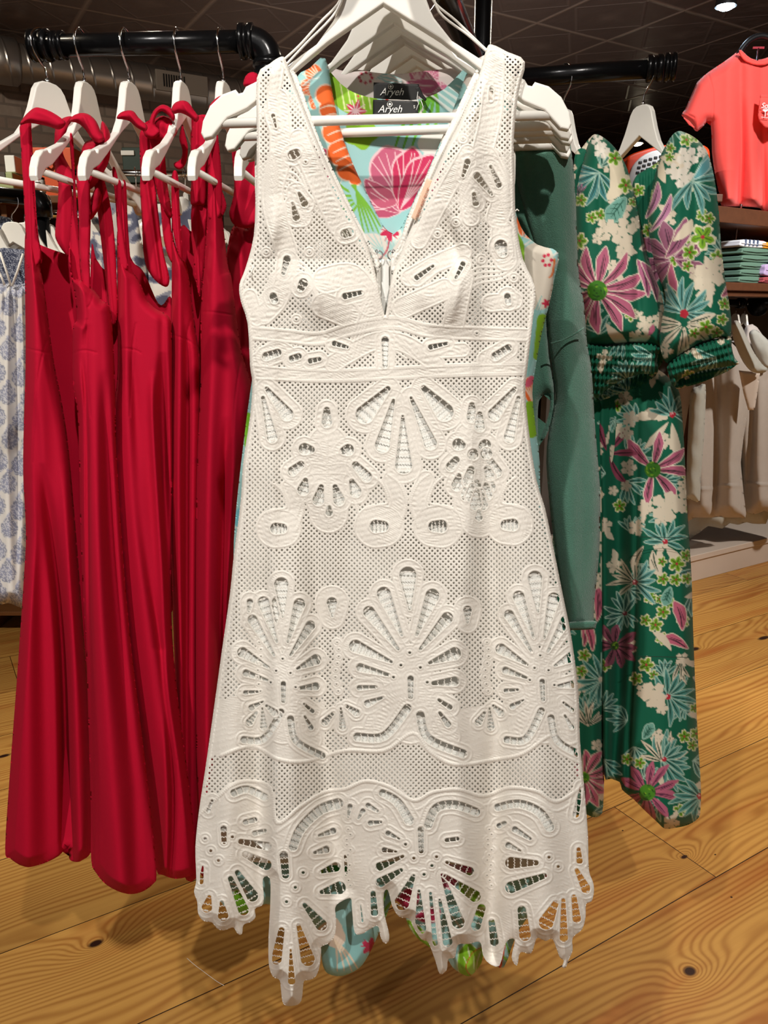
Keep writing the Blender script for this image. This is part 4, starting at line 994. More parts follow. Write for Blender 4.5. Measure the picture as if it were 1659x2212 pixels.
cloth('dress_neck', [(705, 158), (740, 153), (775, 151), (812, 157), (860, 160), (905, 155), (950, 150), (1000, 150), (1030, 190), (1040, 420), (1080, 600), (1100, 900), (1130, 1300), (1130, 1800), (800, 1850), (540, 1800), (560, 1300), (590, 800), (620, 500), (690, 300)], lambda X, Y: np.interp(Y, [0, 300, 900, 1900], [1.012, 1.014, 1.03, 1.03]), M['print'], tb, h=3, er=.010, ew=18, paint=turq(21, [sp_b]), smoothing=3)
l = cloth('label', [(807, 178), (905, 182), (903, 222), (807, 220)], 1.0085, M['tag'], tb, h=2, er=.0005, ew=3, back=False, smoothing=1); l['label'] = 'black woven neck label half covered'
text('label_text', 'Aryeh', 846, 199, 1.0075, .0112, M['tagtext'], tb, 0, .35, ext=.0001); crest(844, 187, 1.0075, .0028, tb)
ht = cloth('size_tab', [(897, 190), (906, 187), (914, 204), (922, 214), (919, 219), (910, 212), (903, 206)], .975, M['tag'], tq, h=1.5, er=.0004, ew=2, back=False, smoothing=1)
for pts in ([(903, 198), (901, 212), (904, 224), (899, 238)], [(909, 216), (914, 230), (912, 240)]):
    bm = bmesh.new(); tube(bm, [V(x, y, .974)-tq.location for x, y in pts], .0004, 6); obj('tag_pin', bm, M['tagtext'], tq, True)

# ---------------------------------------------------------------- green sweater
sw_ = thing('sweater', 'sage green knitted sweater with a long hanging sleeve, right of the lace dress', 'sweater', (.15, 1.09, 1.8))
def fsw(X, Y): return np.interp(Y, [0, 320, 900, 1400], [1.083, 1.083, 1.10, 1.08])
cloth('body', [(560, 300), (700, 250), (820, 330), (940, 330), (1060, 300), (1130, 302), (1180, 312), (1200, 420), (1195, 600), (1185, 700), (1190, 780), (1200, 830), (1199, 850), (1196, 900), (1178, 945), (1164, 970), (1170, 1100), (1185, 1320), (900, 1330), (560, 1300), (560, 900), (600, 500)],
      lambda X, Y: fsw(X, Y)+.004, M['sweater'], sw_, h=4, er=.012, ew=25, rl=[[(1178, 700, 10, .002), (1186, 860, 12, .008), (1172, 950, 8, .006)]], wr=.003, holes=[[(1163, 872), (1176, 850), (1188, 852), (1186, 890), (1172, 935), (1163, 950)]])
cloth('sleeve', [(1100, 312), (1160, 308), (1225, 312), (1234, 325), (1242, 400), (1246, 500), (1250, 590), (1262, 660), (1268, 740), (1278, 800), (1284, 900), (1292, 1000), (1297, 1080), (1294, 1200), (1284, 1300), (1282, 1346), (1276, 1357), (1240, 1358), (1222, 1352), (1200, 1200), (1180, 1000), (1192, 900), (1200, 850), (1188, 760), (1170, 600), (1130, 450)],
      lambda X, Y: fsw(X, Y)-.012, M['sweater'], sw_, h=3, er=.022, ew=30, rl=[[(1190, 400, 20, .004), (1225, 700, 22, .008), (1235, 1300, 24, .010)], [(1150, 400, 14, -.004), (1168, 640, 14, -.006)]], wr=.0015)
cloth('cuff', [(1221, 1345), (1285, 1341), (1287, 1352), (1282, 1359), (1238, 1361), (1222, 1358)], 1.056, M['sweater'], sw_, h=2, er=.008, ew=7, smoothing=3)
l = bmesh.new(); tube(l, [V(x, y, 1.062)-sw_.location for x, y in ((1190, 742), (1215, 735), (1240, 722), (1262, 708))], .0012, 8); obj('shoulder_seam', l, M['sweater'], sw_, True)

# ---------------------------------------------------------------- red halter dresses on the left arm
RG = 'red halter dresses on the left arm'
def red(px, label): return thing('halter_dress', label, 'dress', (float(PW(px, 300, 1.37)[0]), 1.37, 1.72), RG)
def rc(name, out, F, par, rl=(), h=3.0, er=.03, ew=30, **k): return cloth(name, out, F, M['red'], par, h=h, er=er, ew=ew, rl=rl, smoothing=k.pop('smoothing', 4), **k)
def seam_unused(par, pts, F, m='red'):
    bm = bmesh.new(); tube(bm, [V(x, y, F(x, y) if callable(F) else F)-par.location for x, y in smooth_poly(pts, 5, False)], .0007, 6); obj('seam', bm, M[m], par, True)
def hem_er(X, Y): return np.interp(Y, [1600, 1860], [.045, .008])
def slope(a, b): return lambda X, Y: np.interp(Y, [500, 1900], [a, b])
# 1
r1 = red(80, 'leftmost red halter dress, its single strap hanging straight from the turned hanger')
rc('strap', [(44, 270), (66, 262), (68, 300), (72, 400), (79, 490), (88, 560), (60, 580), (55, 500), (50, 400), (44, 300)], 1.275, r1, er=.004, ew=6, h=2, rl=[[(60, 280, 3, .003), (66, 540, 4, .003)]])
rc('strap', [(58, 262), (66, 264), (74, 380), (82, 500), (92, 560), (80, 560), (70, 430)], 1.31, r1, er=.003, ew=5, h=2)
rc('strap_wrap', [(43, 270), (52, 252), (72, 234), (88, 233), (112, 242), (136, 258), (142, 268), (128, 280), (104, 273), (80, 268), (60, 266)], 1.235, r1, er=.015, ew=14, h=2, rl=[[(60, 235, 60, .003), (100, 280, 40, .002)]], wr=.002, wrs=.14)
rc('back_panel', [(72, 515), (84, 527), (110, 538), (140, 548), (165, 560), (172, 700), (178, 900), (176, 1100), (190, 1300), (196, 1500), (120, 1500), (90, 900)], 1.36, r1, er=.01, h=4, back=False, wr=.004)
D1 = [(53, 540), (56, 500), (62, 495), (76, 512), (84, 560), (98, 640), (108, 720), (118, 790), (130, 850), (146, 950), (160, 1100), (172, 1250), (182, 1380), (196, 1550), (203, 1700), (201, 1800), (196, 1842), (178, 1858), (165, 1862), (150, 1856), (146, 1830), (128, 1848), (100, 1863), (66, 1873), (50, 1871), (38, 1866), (20, 1852), (11, 1832),
      (22, 1660), (34, 1500), (44, 1360), (52, 1240), (56, 1150), (50, 1020), (52, 900), (55, 800), (55, 700)]
rc('bodice_and_skirt', D1, slope(1.275, 1.225), r1, er=hem_er, ew=26, rl=[[(70, 560, 22, .012), (78, 800, 26, .02), (80, 1000, 26, .02), (62, 1300, 30, .03), (58, 1860, 40, .035)],
    [(90, 1000, 8, 0), (104, 1100, 12, -.02), (128, 1300, 12, -.05), (140, 1500, 12, -.07), (147, 1860, 12, -.09)], [(140, 1000, 12, 0), (152, 1300, 16, .02), (172, 1850, 22, .03)],
    [(70, 850, 10, 0), (80, 950, 10, -.006), (84, 1200, 18, -.012), (100, 1850, 30, -.01)]], h=2.2, relief=groove([(58, 752), (72, 756), (92, 760), (108, 762)], [(102, 735), (92, 765), (80, 830), (74, 900), (70, 1000)]))

# 2
r2 = red(185, 'second red halter dress from the left, with a big knotted bow and hanging tail')
rc('strap', [(150, 300), (158, 300), (163, 400), (170, 500), (178, 600), (196, 640), (170, 640), (153, 590), (152, 500), (158, 420)], 1.285, r2, er=.004, ew=6, h=2)
rc('strap', [(166, 360), (190, 360), (196, 460), (194, 560), (196, 650), (182, 640), (172, 560), (170, 460)], 1.25, r2, er=.008, ew=8, h=2, wr=.002, wrs=.1)
rc('strap', [(203, 385), (218, 370), (238, 440), (248, 520), (252, 600), (254, 680), (240, 700), (228, 600), (216, 500)], 1.30, r2, er=.006, ew=10, h=2, rl=[[(222, 440, 4, .004), (242, 680, 4, .004)]])
rc('strap_wrap', [(150, 262), (158, 250), (175, 244), (192, 247), (208, 262), (218, 285), (226, 300), (214, 310), (198, 300), (184, 280), (168, 266)], 1.24, r2, er=.02, ew=12, h=2, rl=[[(176, 240, 4, .004), (205, 310, 5, .005)]])
rc('bow', [(118, 290), (124, 266), (138, 254), (156, 252), (150, 270), (140, 300), (136, 330), (150, 360), (170, 395), (150, 398), (124, 392), (118, 350)], 1.30, r2, er=.02, ew=14, h=2, wr=.004, wrs=.12)
rc('bow', [(220, 262), (232, 275), (240, 300), (236, 345), (224, 372), (206, 400), (190, 410), (178, 396), (174, 340), (182, 310), (200, 300), (214, 292)], 1.265, r2, er=.03, ew=18, h=2, wr=.006, wrs=.13, rl=[[(205, 300, 6, .012), (196, 400, 8, .01)]])
rc('bow', [(212, 405), (220, 425), (214, 450), (198, 474), (188, 468), (184, 450), (196, 430), (204, 410)], 1.26, r2, er=.016, ew=10, h=2, wr=.003, wrs=.15)
rc('bow_tail', [(128, 392), (152, 396), (158, 450), (156, 500), (150, 552), (138, 545), (122, 520), (119, 500), (124, 450), (126, 410)], 1.30, r2, er=.008, ew=12, h=2, rl=[[(136, 400, 10, .006), (134, 540, 10, .006)]])
rc('back_panel', [(196, 556), (208, 560), (222, 580), (240, 590), (254, 640), (262, 800), (266, 1000), (270, 1300), (220, 1300), (196, 1000)], 1.345, r2, er=.01, h=4, back=False, wr=.004)
D2 = [(151, 520), (154, 560), (158, 600), (172, 604), (188, 612), (204, 628), (220, 648), (238, 668), (246, 760), (250, 880), (251, 960), (258, 1080), (270, 1250), (284, 1400), (296, 1500), (306, 1580), (320, 1700), (331, 1800), (338, 1890), (332, 1908), (312, 1924), (290, 1931), (270, 1930), (248, 1922), (226, 1908), (208, 1886), (197, 1858),
      (196, 1750), (192, 1600), (186, 1400), (180, 1300), (174, 1150), (171, 1000), (168, 900), (158, 830), (157, 760), (158, 705), (166, 690), (162, 640), (154, 600), (148, 560)]
rc('bodice_and_skirt', D2, slope(1.245, 1.165), r2, er=hem_er, ew=24, rl=[[(176, 700, 12, .014), (168, 760, 10, .008), (182, 900, 10, .006)], [(200, 760, 20, .008), (205, 1000, 20, .02), (215, 1300, 24, .04), (235, 1600, 34, .045), (262, 1930, 40, .05)],
    [(176, 760, 5, 0), (186, 900, 5, -.012), (190, 1200, 5, -.02), (198, 1700, 5, -.02)], [(225, 800, 10, 0), (232, 1000, 12, -.02), (245, 1250, 14, -.02), (290, 1700, 16, -.006)]], h=2.2, relief=groove([(158, 764), (172, 758), (188, 757), (208, 762)], [(202, 636), (196, 655), (190, 664)], [(188, 690), (187, 760), (190, 830), (196, 900)]))

# 3
r3 = red(282, 'third red halter dress from the left, tall looped ribbon beside its hanger')
rc('strap', [(262, 400), (272, 396), (276, 480), (282, 560), (290, 610), (276, 600), (262, 540), (254, 480)], 1.31, r3, er=.003, ew=5, h=2, rl=[[(268, 420, 3, .004), (280, 600, 3, .004)]])
rc('strap', [(242, 368), (250, 366), (262, 430), (262, 500), (254, 500), (248, 420)], 1.33, r3, er=.003, ew=4, h=2)
rc('strap', [(304, 380), (330, 372), (342, 460), (352, 540), (366, 600), (358, 620), (330, 600), (312, 560), (306, 470)], 1.335, r3, er=.01, ew=12, h=2, rl=[[(318, 400, 4, .006), (345, 600, 4, .006)], [(328, 400, 4, -.004), (352, 600, 4, -.004)]])
rc('strap', [(342, 380), (358, 400), (368, 470), (374, 560), (366, 560), (354, 520), (348, 460)], 1.345, r3, er=.006, ew=7, h=2)
rc('strap_wrap', [(252, 256), (258, 245), (272, 239), (288, 240), (300, 255), (318, 272), (314, 284), (296, 276), (280, 262), (264, 258)], 1.24, r3, er=.015, ew=12, h=2, rl=[[(276, 236, 5, .003), (300, 280, 6, .004)]])
rc('bow', [(306, 262), (318, 268), (326, 250), (334, 236), (350, 226), (368, 232), (378, 250), (374, 262), (362, 248), (348, 240), (338, 250), (334, 268), (346, 285), (330, 300), (312, 292)], 1.29, r3, er=.012, ew=9, h=2, wr=.003, wrs=.15)
rc('bow', [(330, 262), (352, 250), (376, 262), (384, 282), (372, 300), (352, 305), (330, 300), (322, 282)], 1.31, r3, er=.015, ew=14, h=2, wr=.005, wrs=.15)
rc('bow_tail', [(304, 282), (330, 288), (352, 286), (356, 330), (362, 400), (372, 460), (366, 470), (346, 440), (330, 380), (318, 396), (306, 390), (302, 330)], 1.325, r3, er=.014, ew=14, h=2, rl=[[(316, 290, 5, .008), (320, 390, 5, .008)], [(340, 290, 5, .008), (356, 450, 5, .008)]], wr=.004, wrs=.1)
rc('back_panel', [(262, 560), (290, 570), (312, 590), (345, 660), (368, 640), (378, 700), (380, 900), (372, 1100), (380, 1300), (330, 1300), (270, 1000)], 1.385, r3, er=.01, h=4, back=False, wr=.004)
rc('strap', [(252, 398), (262, 396), (264, 470), (272, 540), (276, 580), (258, 570), (253, 480)], 1.285, r3, er=.004, ew=5, h=2)
D3 = [(253, 500), (262, 540), (275, 575), (292, 594), (306, 618), (318, 648), (338, 668), (366, 686), (372, 740), (372, 900), (372, 1020), (370, 1160), (370, 1300), (374, 1400), (386, 1520), (403, 1650), (416, 1760), (426, 1868), (424, 1884), (402, 1895), (376, 1898), (352, 1890), (338, 1880), (325, 1800), (300, 1600), (270, 1400), (245, 1100), (245, 900), (254, 800), (253, 600)]
rc('bodice_and_skirt', D3, slope(1.285, 1.235), r3, er=hem_er, ew=22, rl=[[(268, 620, 12, .012), (272, 800, 16, .014), (285, 1000, 20, .02), (310, 1300, 26, .03), (360, 1700, 26, .035), (366, 1890, 26, .03)],
    [(282, 760, 6, 0), (290, 850, 10, -.008), (300, 1100, 12, -.008), (345, 1400, 8, -.012), (372, 1700, 7, -.02), (368, 1890, 7, -.02)], [(352, 760, 10, -.01), (352, 900, 14, -.04), (360, 1100, 12, -.05), (371, 1350, 6, -.03), (372, 1400, 4, 0)], [(330, 800, 8, .0), (330, 900, 8, .014), (346, 1150, 10, .016), (360, 1400, 10, .01)], [(340, 1400, 10, 0), (352, 1450, 12, .01), (396, 1700, 16, .02), (400, 1890, 20, .02)]], h=2.2, relief=groove([(257, 752), (276, 753), (292, 756), (304, 762)], [(294, 698), (286, 756), (282, 850), (280, 900)], [(382, 1640), (373, 1720), (368, 1800), (366, 1880)]))

# 4
r4 = red(395, 'fourth red halter dress from the left, narrow, with a loop of ribbon beside its hanger')
rc('strap', [(371, 380), (384, 376), (388, 450), (394, 540), (392, 562), (380, 530), (372, 480)], 1.315, r4, er=.004, ew=5, h=2, rl=[[(378, 400, 3, .004), (388, 550, 3, .004)]])
rc('strap_wrap', [(370, 236), (378, 222), (394, 217), (408, 222), (420, 240), (430, 252), (424, 264), (408, 252), (390, 244), (376, 246)], 1.25, r4, er=.015, ew=12, h=2, rl=[[(392, 215, 4, .003), (414, 260, 5, .004)]])
rc('bow', [(388, 290), (394, 268), (400, 290), (406, 320), (402, 352), (390, 366), (378, 362), (376, 352), (390, 345), (394, 325), (388, 305)], 1.34, r4, er=.006, ew=6, h=2)
rc('bow', [(412, 330), (418, 262), (432, 250), (446, 262), (450, 300), (448, 380), (446, 440), (432, 444), (412, 440), (414, 380)], 1.335, r4, er=.014, ew=12, h=2, wr=.003, wrs=.12, rl=[[(424, 260, 5, .006), (426, 440, 5, .006)]])
rc('strap', [(414, 444), (446, 446), (446, 500), (438, 600), (430, 640), (418, 560)], 1.345, r4, er=.006, ew=8, h=2, rl=[[(424, 450, 3, .006), (430, 620, 3, .006)]])
rc('back_panel', [(386, 520), (412, 500), (430, 520), (446, 600), (446, 800), (440, 1000), (430, 1300), (400, 1300), (386, 900)], 1.40, r4, er=.01, h=4, back=False)
D4 = [(371, 470), (376, 520), (390, 552), (402, 570), (410, 610), (416, 660), (424, 720), (432, 780), (434, 900), (430, 1100), (428, 1400), (432, 1700), (430, 1880), (395, 1885), (384, 1700), (376, 1400), (368, 1150), (366, 900), (369, 760), (371, 600)]
rc('bodice_and_skirt', D4, slope(1.31, 1.30), r4, er=.045, ew=20, rl=[[(386, 600, 10, .012), (388, 850, 12, .02), (386, 1100, 10, .02), (395, 1800, 14, .02)], [(404, 700, 8, 0), (404, 900, 8, -.02), (402, 1500, 8, -.02)]], h=2.2, relief=groove([(372, 723), (388, 728), (408, 736), (424, 748)], [(412, 690), (402, 740), (398, 850), (394, 980)]))

# 5
r5 = red(485, 'broad flat-hanging red halter dress nearest the lace dress')
rc('strap', [(452, 270), (466, 268), (476, 340), (480, 430), (474, 470), (450, 470), (450, 400), (452, 330)], 1.29, r5, er=.008, ew=8, h=2)
rc('strap_wrap', [(451, 232), (462, 216), (478, 206), (492, 208), (500, 222), (486, 232), (470, 238), (458, 246)], 1.25, r5, er=.015, ew=10, h=2)
rc('bow', [(478, 412), (488, 436), (488, 452), (478, 468), (470, 440)], 1.31, r5, er=.005, ew=6, h=2)
rc('bow', [(412, 262), (424, 250), (450, 252), (452, 300), (450, 440), (440, 446), (416, 440)], 1.39, r5, er=.01, ew=12, h=3)
D5 = [(452, 360), (462, 350), (472, 372), (478, 440), (486, 520), (494, 580), (500, 600), (510, 680), (522, 760), (540, 820), (546, 860), (540, 920), (532, 1000), (520, 1080), (510, 1180), (500, 1290), (488, 1400), (480, 1500), (476, 1700), (474, 1880), (428, 1880), (428, 1750), (424, 1600), (423, 1400), (424, 1100), (428, 950), (434, 800), (433, 700), (438, 600), (446, 500)]
rc('bodice_and_skirt', D5, slope(1.285, 1.24), r5, er=.05, ew=26, rl=[[(456, 480, 16, .010), (462, 700, 22, .018), (452, 1000, 18, .022), (446, 1400, 16, .024), (445, 1850, 16, .024)], [(490, 900, 8, 0), (486, 1050, 10, -.02), (478, 1300, 8, -.03), (474, 1500, 6, -.03)],
    [(506, 860, 10, .004), (500, 1100, 10, .018), (490, 1300, 6, .018)]], h=2.2, relief=groove([(437, 673), (458, 674), (480, 677), (500, 680)], [(520, 780), (508, 860), (502, 940)]))

# 6
r6 = red(540, 'dark red halter dress mostly hidden behind the left strap of the lace dress')
rc('strap_wrap', [(526, 185), (530, 165), (542, 156), (556, 160), (560, 185), (545, 188)], 1.22, r6, er=.01, ew=10, h=2)
rc('bow', [(500, 300), (520, 285), (556, 290), (560, 470), (550, 490), (520, 492), (502, 482), (495, 460), (500, 440), (506, 400)], 1.33, r6, er=.016, ew=16, h=2, wr=.004, wrs=.1)
rc('bodice_and_skirt', [(504, 488), (530, 494), (556, 500), (560, 700), (560, 1200), (552, 1500), (470, 1500), (480, 1200), (500, 900), (498, 700), (488, 600), (490, 545)], 1.37, r6, er=.03, ew=22, rl=[[(520, 550, 10, .012), (525, 800, 14, .02)]])

# ---------------------------------------------------------------- green tropical dresses on the right arm
def jungle(seed, spots, sx=1.0):
    def paint(X, Y, xs, ys, h):
        random.seed(seed); C = Canvas(X, Y, xs, ys, h, '#0d5f47'); x0, x1, y0, y1 = xs[0], xs[-1], ys[0], ys[-1]
        for x, y in scatter(int((x1-x0)*(y1-y0)/3600)+4, x0-10, y0-10, x1+10, y1+10, 50, seed):
            k = random.random(); a = random.uniform(0, 6.28)
            if k < .45: C.blossom(x, y, random.uniform(15, 24), '#d8ccb6', random.choice([4, 5]), a); C.petal(x, y, a, 36, 7, '#d8ccb6', None, None)
            elif k < .75: C.palm(x, y, random.uniform(38, 55), a, 6, cen=None)
            else: C.lime(x, y, 13, a)
        for f in spots: f(C)
        return C.c
    return paint
def cr(C, *l):
    for q in l: C.blossom(*q)
def s_left(C):
    C.palm(1292, 372, 72, 2.2, 8, '#3f7f80', cen=None, spread=2.6); C.palm(1300, 360, 46, -1.2, 4, cen=None, spread=1.2)
    cr(C, (1300, 325, 18, '#ddd6c8', 5, 0), (1290, 302, 14, '#ddd6c8', 4, 1)); C.petal(1325, 400, -.4, 40, 16, '#dcd0b6', None, None); C.stroke([(1330, 350), (1335, 400), (1318, 425)], [14, 18, 8], '#dcd0b6')
    C.lime(1328, 342, 16); C.lime(1352, 400, 17, .4); C.lime(1368, 436, 10); C.leaf(1350, 428, 2.2, 62)
    cr(C, (1310, 495, 24, '#d8ccb6', 5, .3), (1345, 500, 30, '#d8ccb6', 5, 1), (1375, 480, 14, '#d8ccb6'), (1350, 545, 20, '#d8ccb6'), (1292, 515, 14, '#d8ccb6'))
    C.daisy(1290, 628, 92, 13, W=.13, cr=.24, ph=.1); C.daisy(1470, 500, 2, 1)
    C.petal(1388, 540, -.9, 40, 9, '#b5617c', '#e2d4c0', '#3a2430'); C.petal(1400, 640, -1.9, 80, 12, '#a8607f', '#e2d4c0', '#3a2430'); C.petal(1420, 650, -2.0, 90, 10, '#a8607f', '#e2d4c0', '#3a2430')
    C.petal(1310, 700, .7, 60, 12, '#d8ccb6', None, None); cr(C, (1395, 700, 20, '#d8ccb6', 5, .4), (1375, 730, 18, '#d8ccb6', 5, 0), (1425, 690, 16, '#d8ccb6', 5, 1), (1380, 680, 10, '#d8ccb6', 4, 1))
    C.petal(1400, 725, -1.2, 26, 6, '#b5617c', None, None); C.petal(1425, 722, -1.3, 30, 6, '#b5617c', None, None); C.lime(1252, 520, 16); C.lime(1278, 470, 12)
    C.palm(1248, 420, 30, -1.2, 3, '#b57a9c', None, cen=None, spread=.8)
def s_right(C):
    cr(C, (1485, 340, 24, '#ddd6c8', 5, .3), (1478, 385, 24, '#ddd6c8', 5, 1), (1455, 370, 18, '#ddd6c8', 4, 0), (1520, 328, 16, '#ddd6c8')); C.petal(1485, 390, 1.5, 45, 10, '#ddd6c8', None, None)
    C.palm(1495, 392, 76, .55, 8, '#5a9490', spread=3.2, cen=None); C.petal(1500, 385, -1.0, 52, 9, '#5a9aa0', '#b7d2cc', None)
    C.lime(1483, 302, 14); C.lime(1500, 296, 12, 1); C.lime(1448, 320, 10); C.lime(1446, 340, 10, 1); C.lime(1410, 352, 11)
    C.petal(1430, 345, 1.4, 50, 9, '#ddd0b8', None, None); C.petal(1396, 470, -1.3, 80, 9, '#b57a9c', '#e2d4c0', '#3a2430'); C.petal(1405, 500, -1.1, 90, 8, '#b57a9c', '#e2d4c0', '#3a2430')
    C.daisy(1452, 560, 74, 9, '#8f5870', '#c8b0b0', '#3c2030', None, ph=-.5, W=.2, skip=(2, 3)); C.petal(1440, 555, -1.15, 92, 16, '#9c5f7c', '#ddd0b8', '#3c2030'); C.petal(1450, 570, 1.3, 60, 9, '#b5617c', '#ddd0b8', None)
    C.petal(1455, 520, -.9, 60, 12, '#ddd0b8', None, None); C.lime(1518, 512, 26, .3); C.lime(1532, 472, 12); C.lime(1490, 545, 16); C.lime(1550, 555, 15, 1); C.lime(1485, 575, 12)
    cr(C, (1530, 600, 34, '#d8ccb6', 5, .2), (1545, 580, 26, '#d8ccb6', 5, 0), (1505, 590, 18, '#d8ccb6'), (1520, 625, 24, '#d8ccb6', 4, .5)); C.petal(1538, 622, 1.6, 42, 8, '#d8ccb6', None, None)
    C.petal(1560, 640, -1.0, 60, 12, '#b5617c', '#e2d4c0', '#3a2430'); C.palm(1478, 676, 78, -1.2, 9, '#5a9490', spread=3.3, cen='#b52a3a'); C.daisy(1478, 700, 66, 12, '#d8ccb6', None, '#12402f', None, ph=.3, W=.13, skip=(7, 8, 9, 10)); C.disc(1478, 678, 9, '#b52a3a', .1)
    C.lime(1525, 706, 16); C.lime(1548, 720, 13, 1); C.lime(1500, 720, 12); C.lime(1560, 690, 12)
def s_skirt(C):
    C.palm(1452, 896, 62, -1.4, 8, spread=3.0, cen='#b52a3a'); C.daisy(1450, 905, 85, 7, '#d8ccb6', None, None, None, ph=.5, W=.12, skip=(0, 4, 5, 6)); C.palm(1455, 895, 50, -.3, 5, spread=1.8, cen='#b52a3a')
    C.daisy(1410, 1015, 72, 8, W=.15, cr=.24, ph=.2, skip=(3, 4)); cr(C, (1440, 1095, 34, '#d8ccb6', 5, 0), (1470, 1085, 24, '#d8ccb6'), (1430, 1120, 18, '#d8ccb6'), (1395, 1098, 13, '#d8ccb6'), (1478, 1050, 16, '#d8ccb6'), (1375, 1140, 18, '#d8ccb6'))
    C.palm(1437, 1170, 56, -1.4, 8, spread=3.4, cen='#b52a3a'); C.petal(1410, 1190, 1.2, 56, 13, '#d8ccb6', None, '#12402f'); C.petal(1440, 1180, .7, 40, 10, '#d8ccb6', None, None); C.petal(1390, 1180, 1.9, 60, 9, '#d8ccb6', None, '#12402f')
    C.lime(1462, 1218, 17); C.lime(1482, 1200, 12); C.lime(1460, 1252, 13); C.lime(1484, 1250, 12); C.lime(1430, 1213, 10); C.lime(1405, 1290, 14); C.lime(1432, 1322, 14); C.lime(1416, 1350, 15, 1); C.lime(1425, 1295, 9); C.lime(1395, 1340, 12)
    C.palm(1372, 1258, 62, 3.6, 6, '#c8bca6', None, '#12402f', cen=None, spread=2.2); C.palm(1372, 1258, 60, -.1, 5, '#5a9490', cen='#9c4a4a', spread=1.9); C.leaf(1448, 1270, 1.9, 38)
    C.petal(1474, 1360, -1.9, 62, 13, '#c4667e', '#e2d4c0', '#3a2430'); C.petal(1485, 1400, 3.5, 58, 11, '#c4667e', '#e2d4c0', '#3a2430'); C.petal(1480, 1290, -.5, 34, 8, '#d8ccb6', None, None)
    C.petal(1450, 1405, -2.4, 55, 9, '#d8ccb6', None, None); C.daisy(1328, 1395, 46, 9, '#8f4f62', None, '#2a1820', '#35581f', W=.2)
    C.palm(1350, 1325, 48, 3.9, 7, '#3f7068', cen='#8c2a3a', spread=2.8); C.lime(1396, 1436, 16); C.lime(1412, 1458, 10, 1); C.palm(1443, 1505, 62, -.3, 9, spread=3.6, cen='#b52a3a'); C.palm(1470, 1430, 50, 1.5, 4, '#d8ccb6', None, '#12402f', cen=None, spread=1.0)
    cr(C, (1412, 1500, 28, '#d8ccb6', 5, .4), (1390, 1492, 16, '#d8ccb6'), (1430, 1530, 14, '#d8ccb6')); C.palm(1430, 1645, 70, -.2, 9, spread=3.4, cen=None); C.palm(1430, 1645, 66, -1.6, 6, '#d8ccb6', None, '#12402f', cen=None, spread=2.6); C.palm(1435, 1640, 52, -.5, 6, cen='#b52a3a', spread=2.2)
    C.petal(1430, 1655, 1.45, 48, 6, '#d8ccb6', None, None); C.leaf(1390, 1595, -1.0, 36); C.lime(1500, 1530, 10); C.lime(1504, 1585, 13); C.lime(1496, 1610, 11); C.lime(1354, 1640, 12); C.lime(1382, 1648, 12)
    C.daisy(1398, 1712, 64, 11, '#b5617c', None, '#5a2a44', '#4c8a26', ph=.25, W=.15, cr=.28); C.palm(1512, 1720, 66, 2.9, 7, spread=2.2, cen='#b52a3a'); C.blossom(1450, 1778, 18, '#d8ccb6'); C.petal(1450, 1775, -1.2, 28, 5, '#d8ccb6', None, None)
    C.daisy(1312, 980, 70, 7, '#8a3f56', None, '#2a1820', None, ph=-.9, W=.12, skip=(3, 4, 5)); cr(C, (1350, 860, 16, '#b8ae9c'), (1362, 905, 18, '#b8ae9c'), (1352, 935, 16, '#b8ae9c'), (1358, 1010, 18, '#b8ae9c'), (1325, 1060, 11, '#d8ccb6'), (1352, 1050, 12, '#b8ae9c'))
def s_lobe(C):
    C.petal(1262, 1395, -1.7, 60, 9, '#c4667e', '#d8ccb6', '#3a2430'); C.petal(1280, 1405, -1.9, 60, 9, '#c4667e', '#d8ccb6', '#3a2430'); C.petal(1290, 1340, -1.7, 80, 12, '#c4667e', '#d8ccb6', '#3a2430')
    C.palm(1298, 1468, 56, 3.2, 9, spread=3.2, cen='#d8ccb6'); C.lime(1256, 1450, 12); C.palm(1270, 1568, 54, -1.5, 6, '#d8ccb6', None, '#12402f', cen=None, spread=1.8)
    C.daisy(1262, 1680, 60, 12, '#c4667e', '#d8ccb6', '#12402f', '#4c8a26', W=.18, cr=.2); C.blossom(1290, 1610, 13, '#d8ccb6'); C.blossom(1300, 1255, 24, '#d8ccb6'); C.petal(1300, 1260, -1.6, 60, 10, '#d8ccb6', None, None)
JL = thing('tropical_dress', 'green jungle flower dress, left of the two, its puff sleeve beside the green sweater', 'dress', (.36, 1.47, 1.8), 'green tropical print dresses')
JR = thing('tropical_dress', 'green jungle flower dress hanging rightmost at the pipe end, full length to its hem', 'dress', (.47, 1.45, 1.8), 'green tropical print dresses')
pm = M['print']
def smock(ang, per=9.0):
    c, q = math.cos(ang), math.sin(ang)
    return lambda X, Y, d: .0045*np.sin((X*c+Y*q)*2*np.pi/per) + .003*np.sin((-X*q+Y*c)*2*np.pi/17)
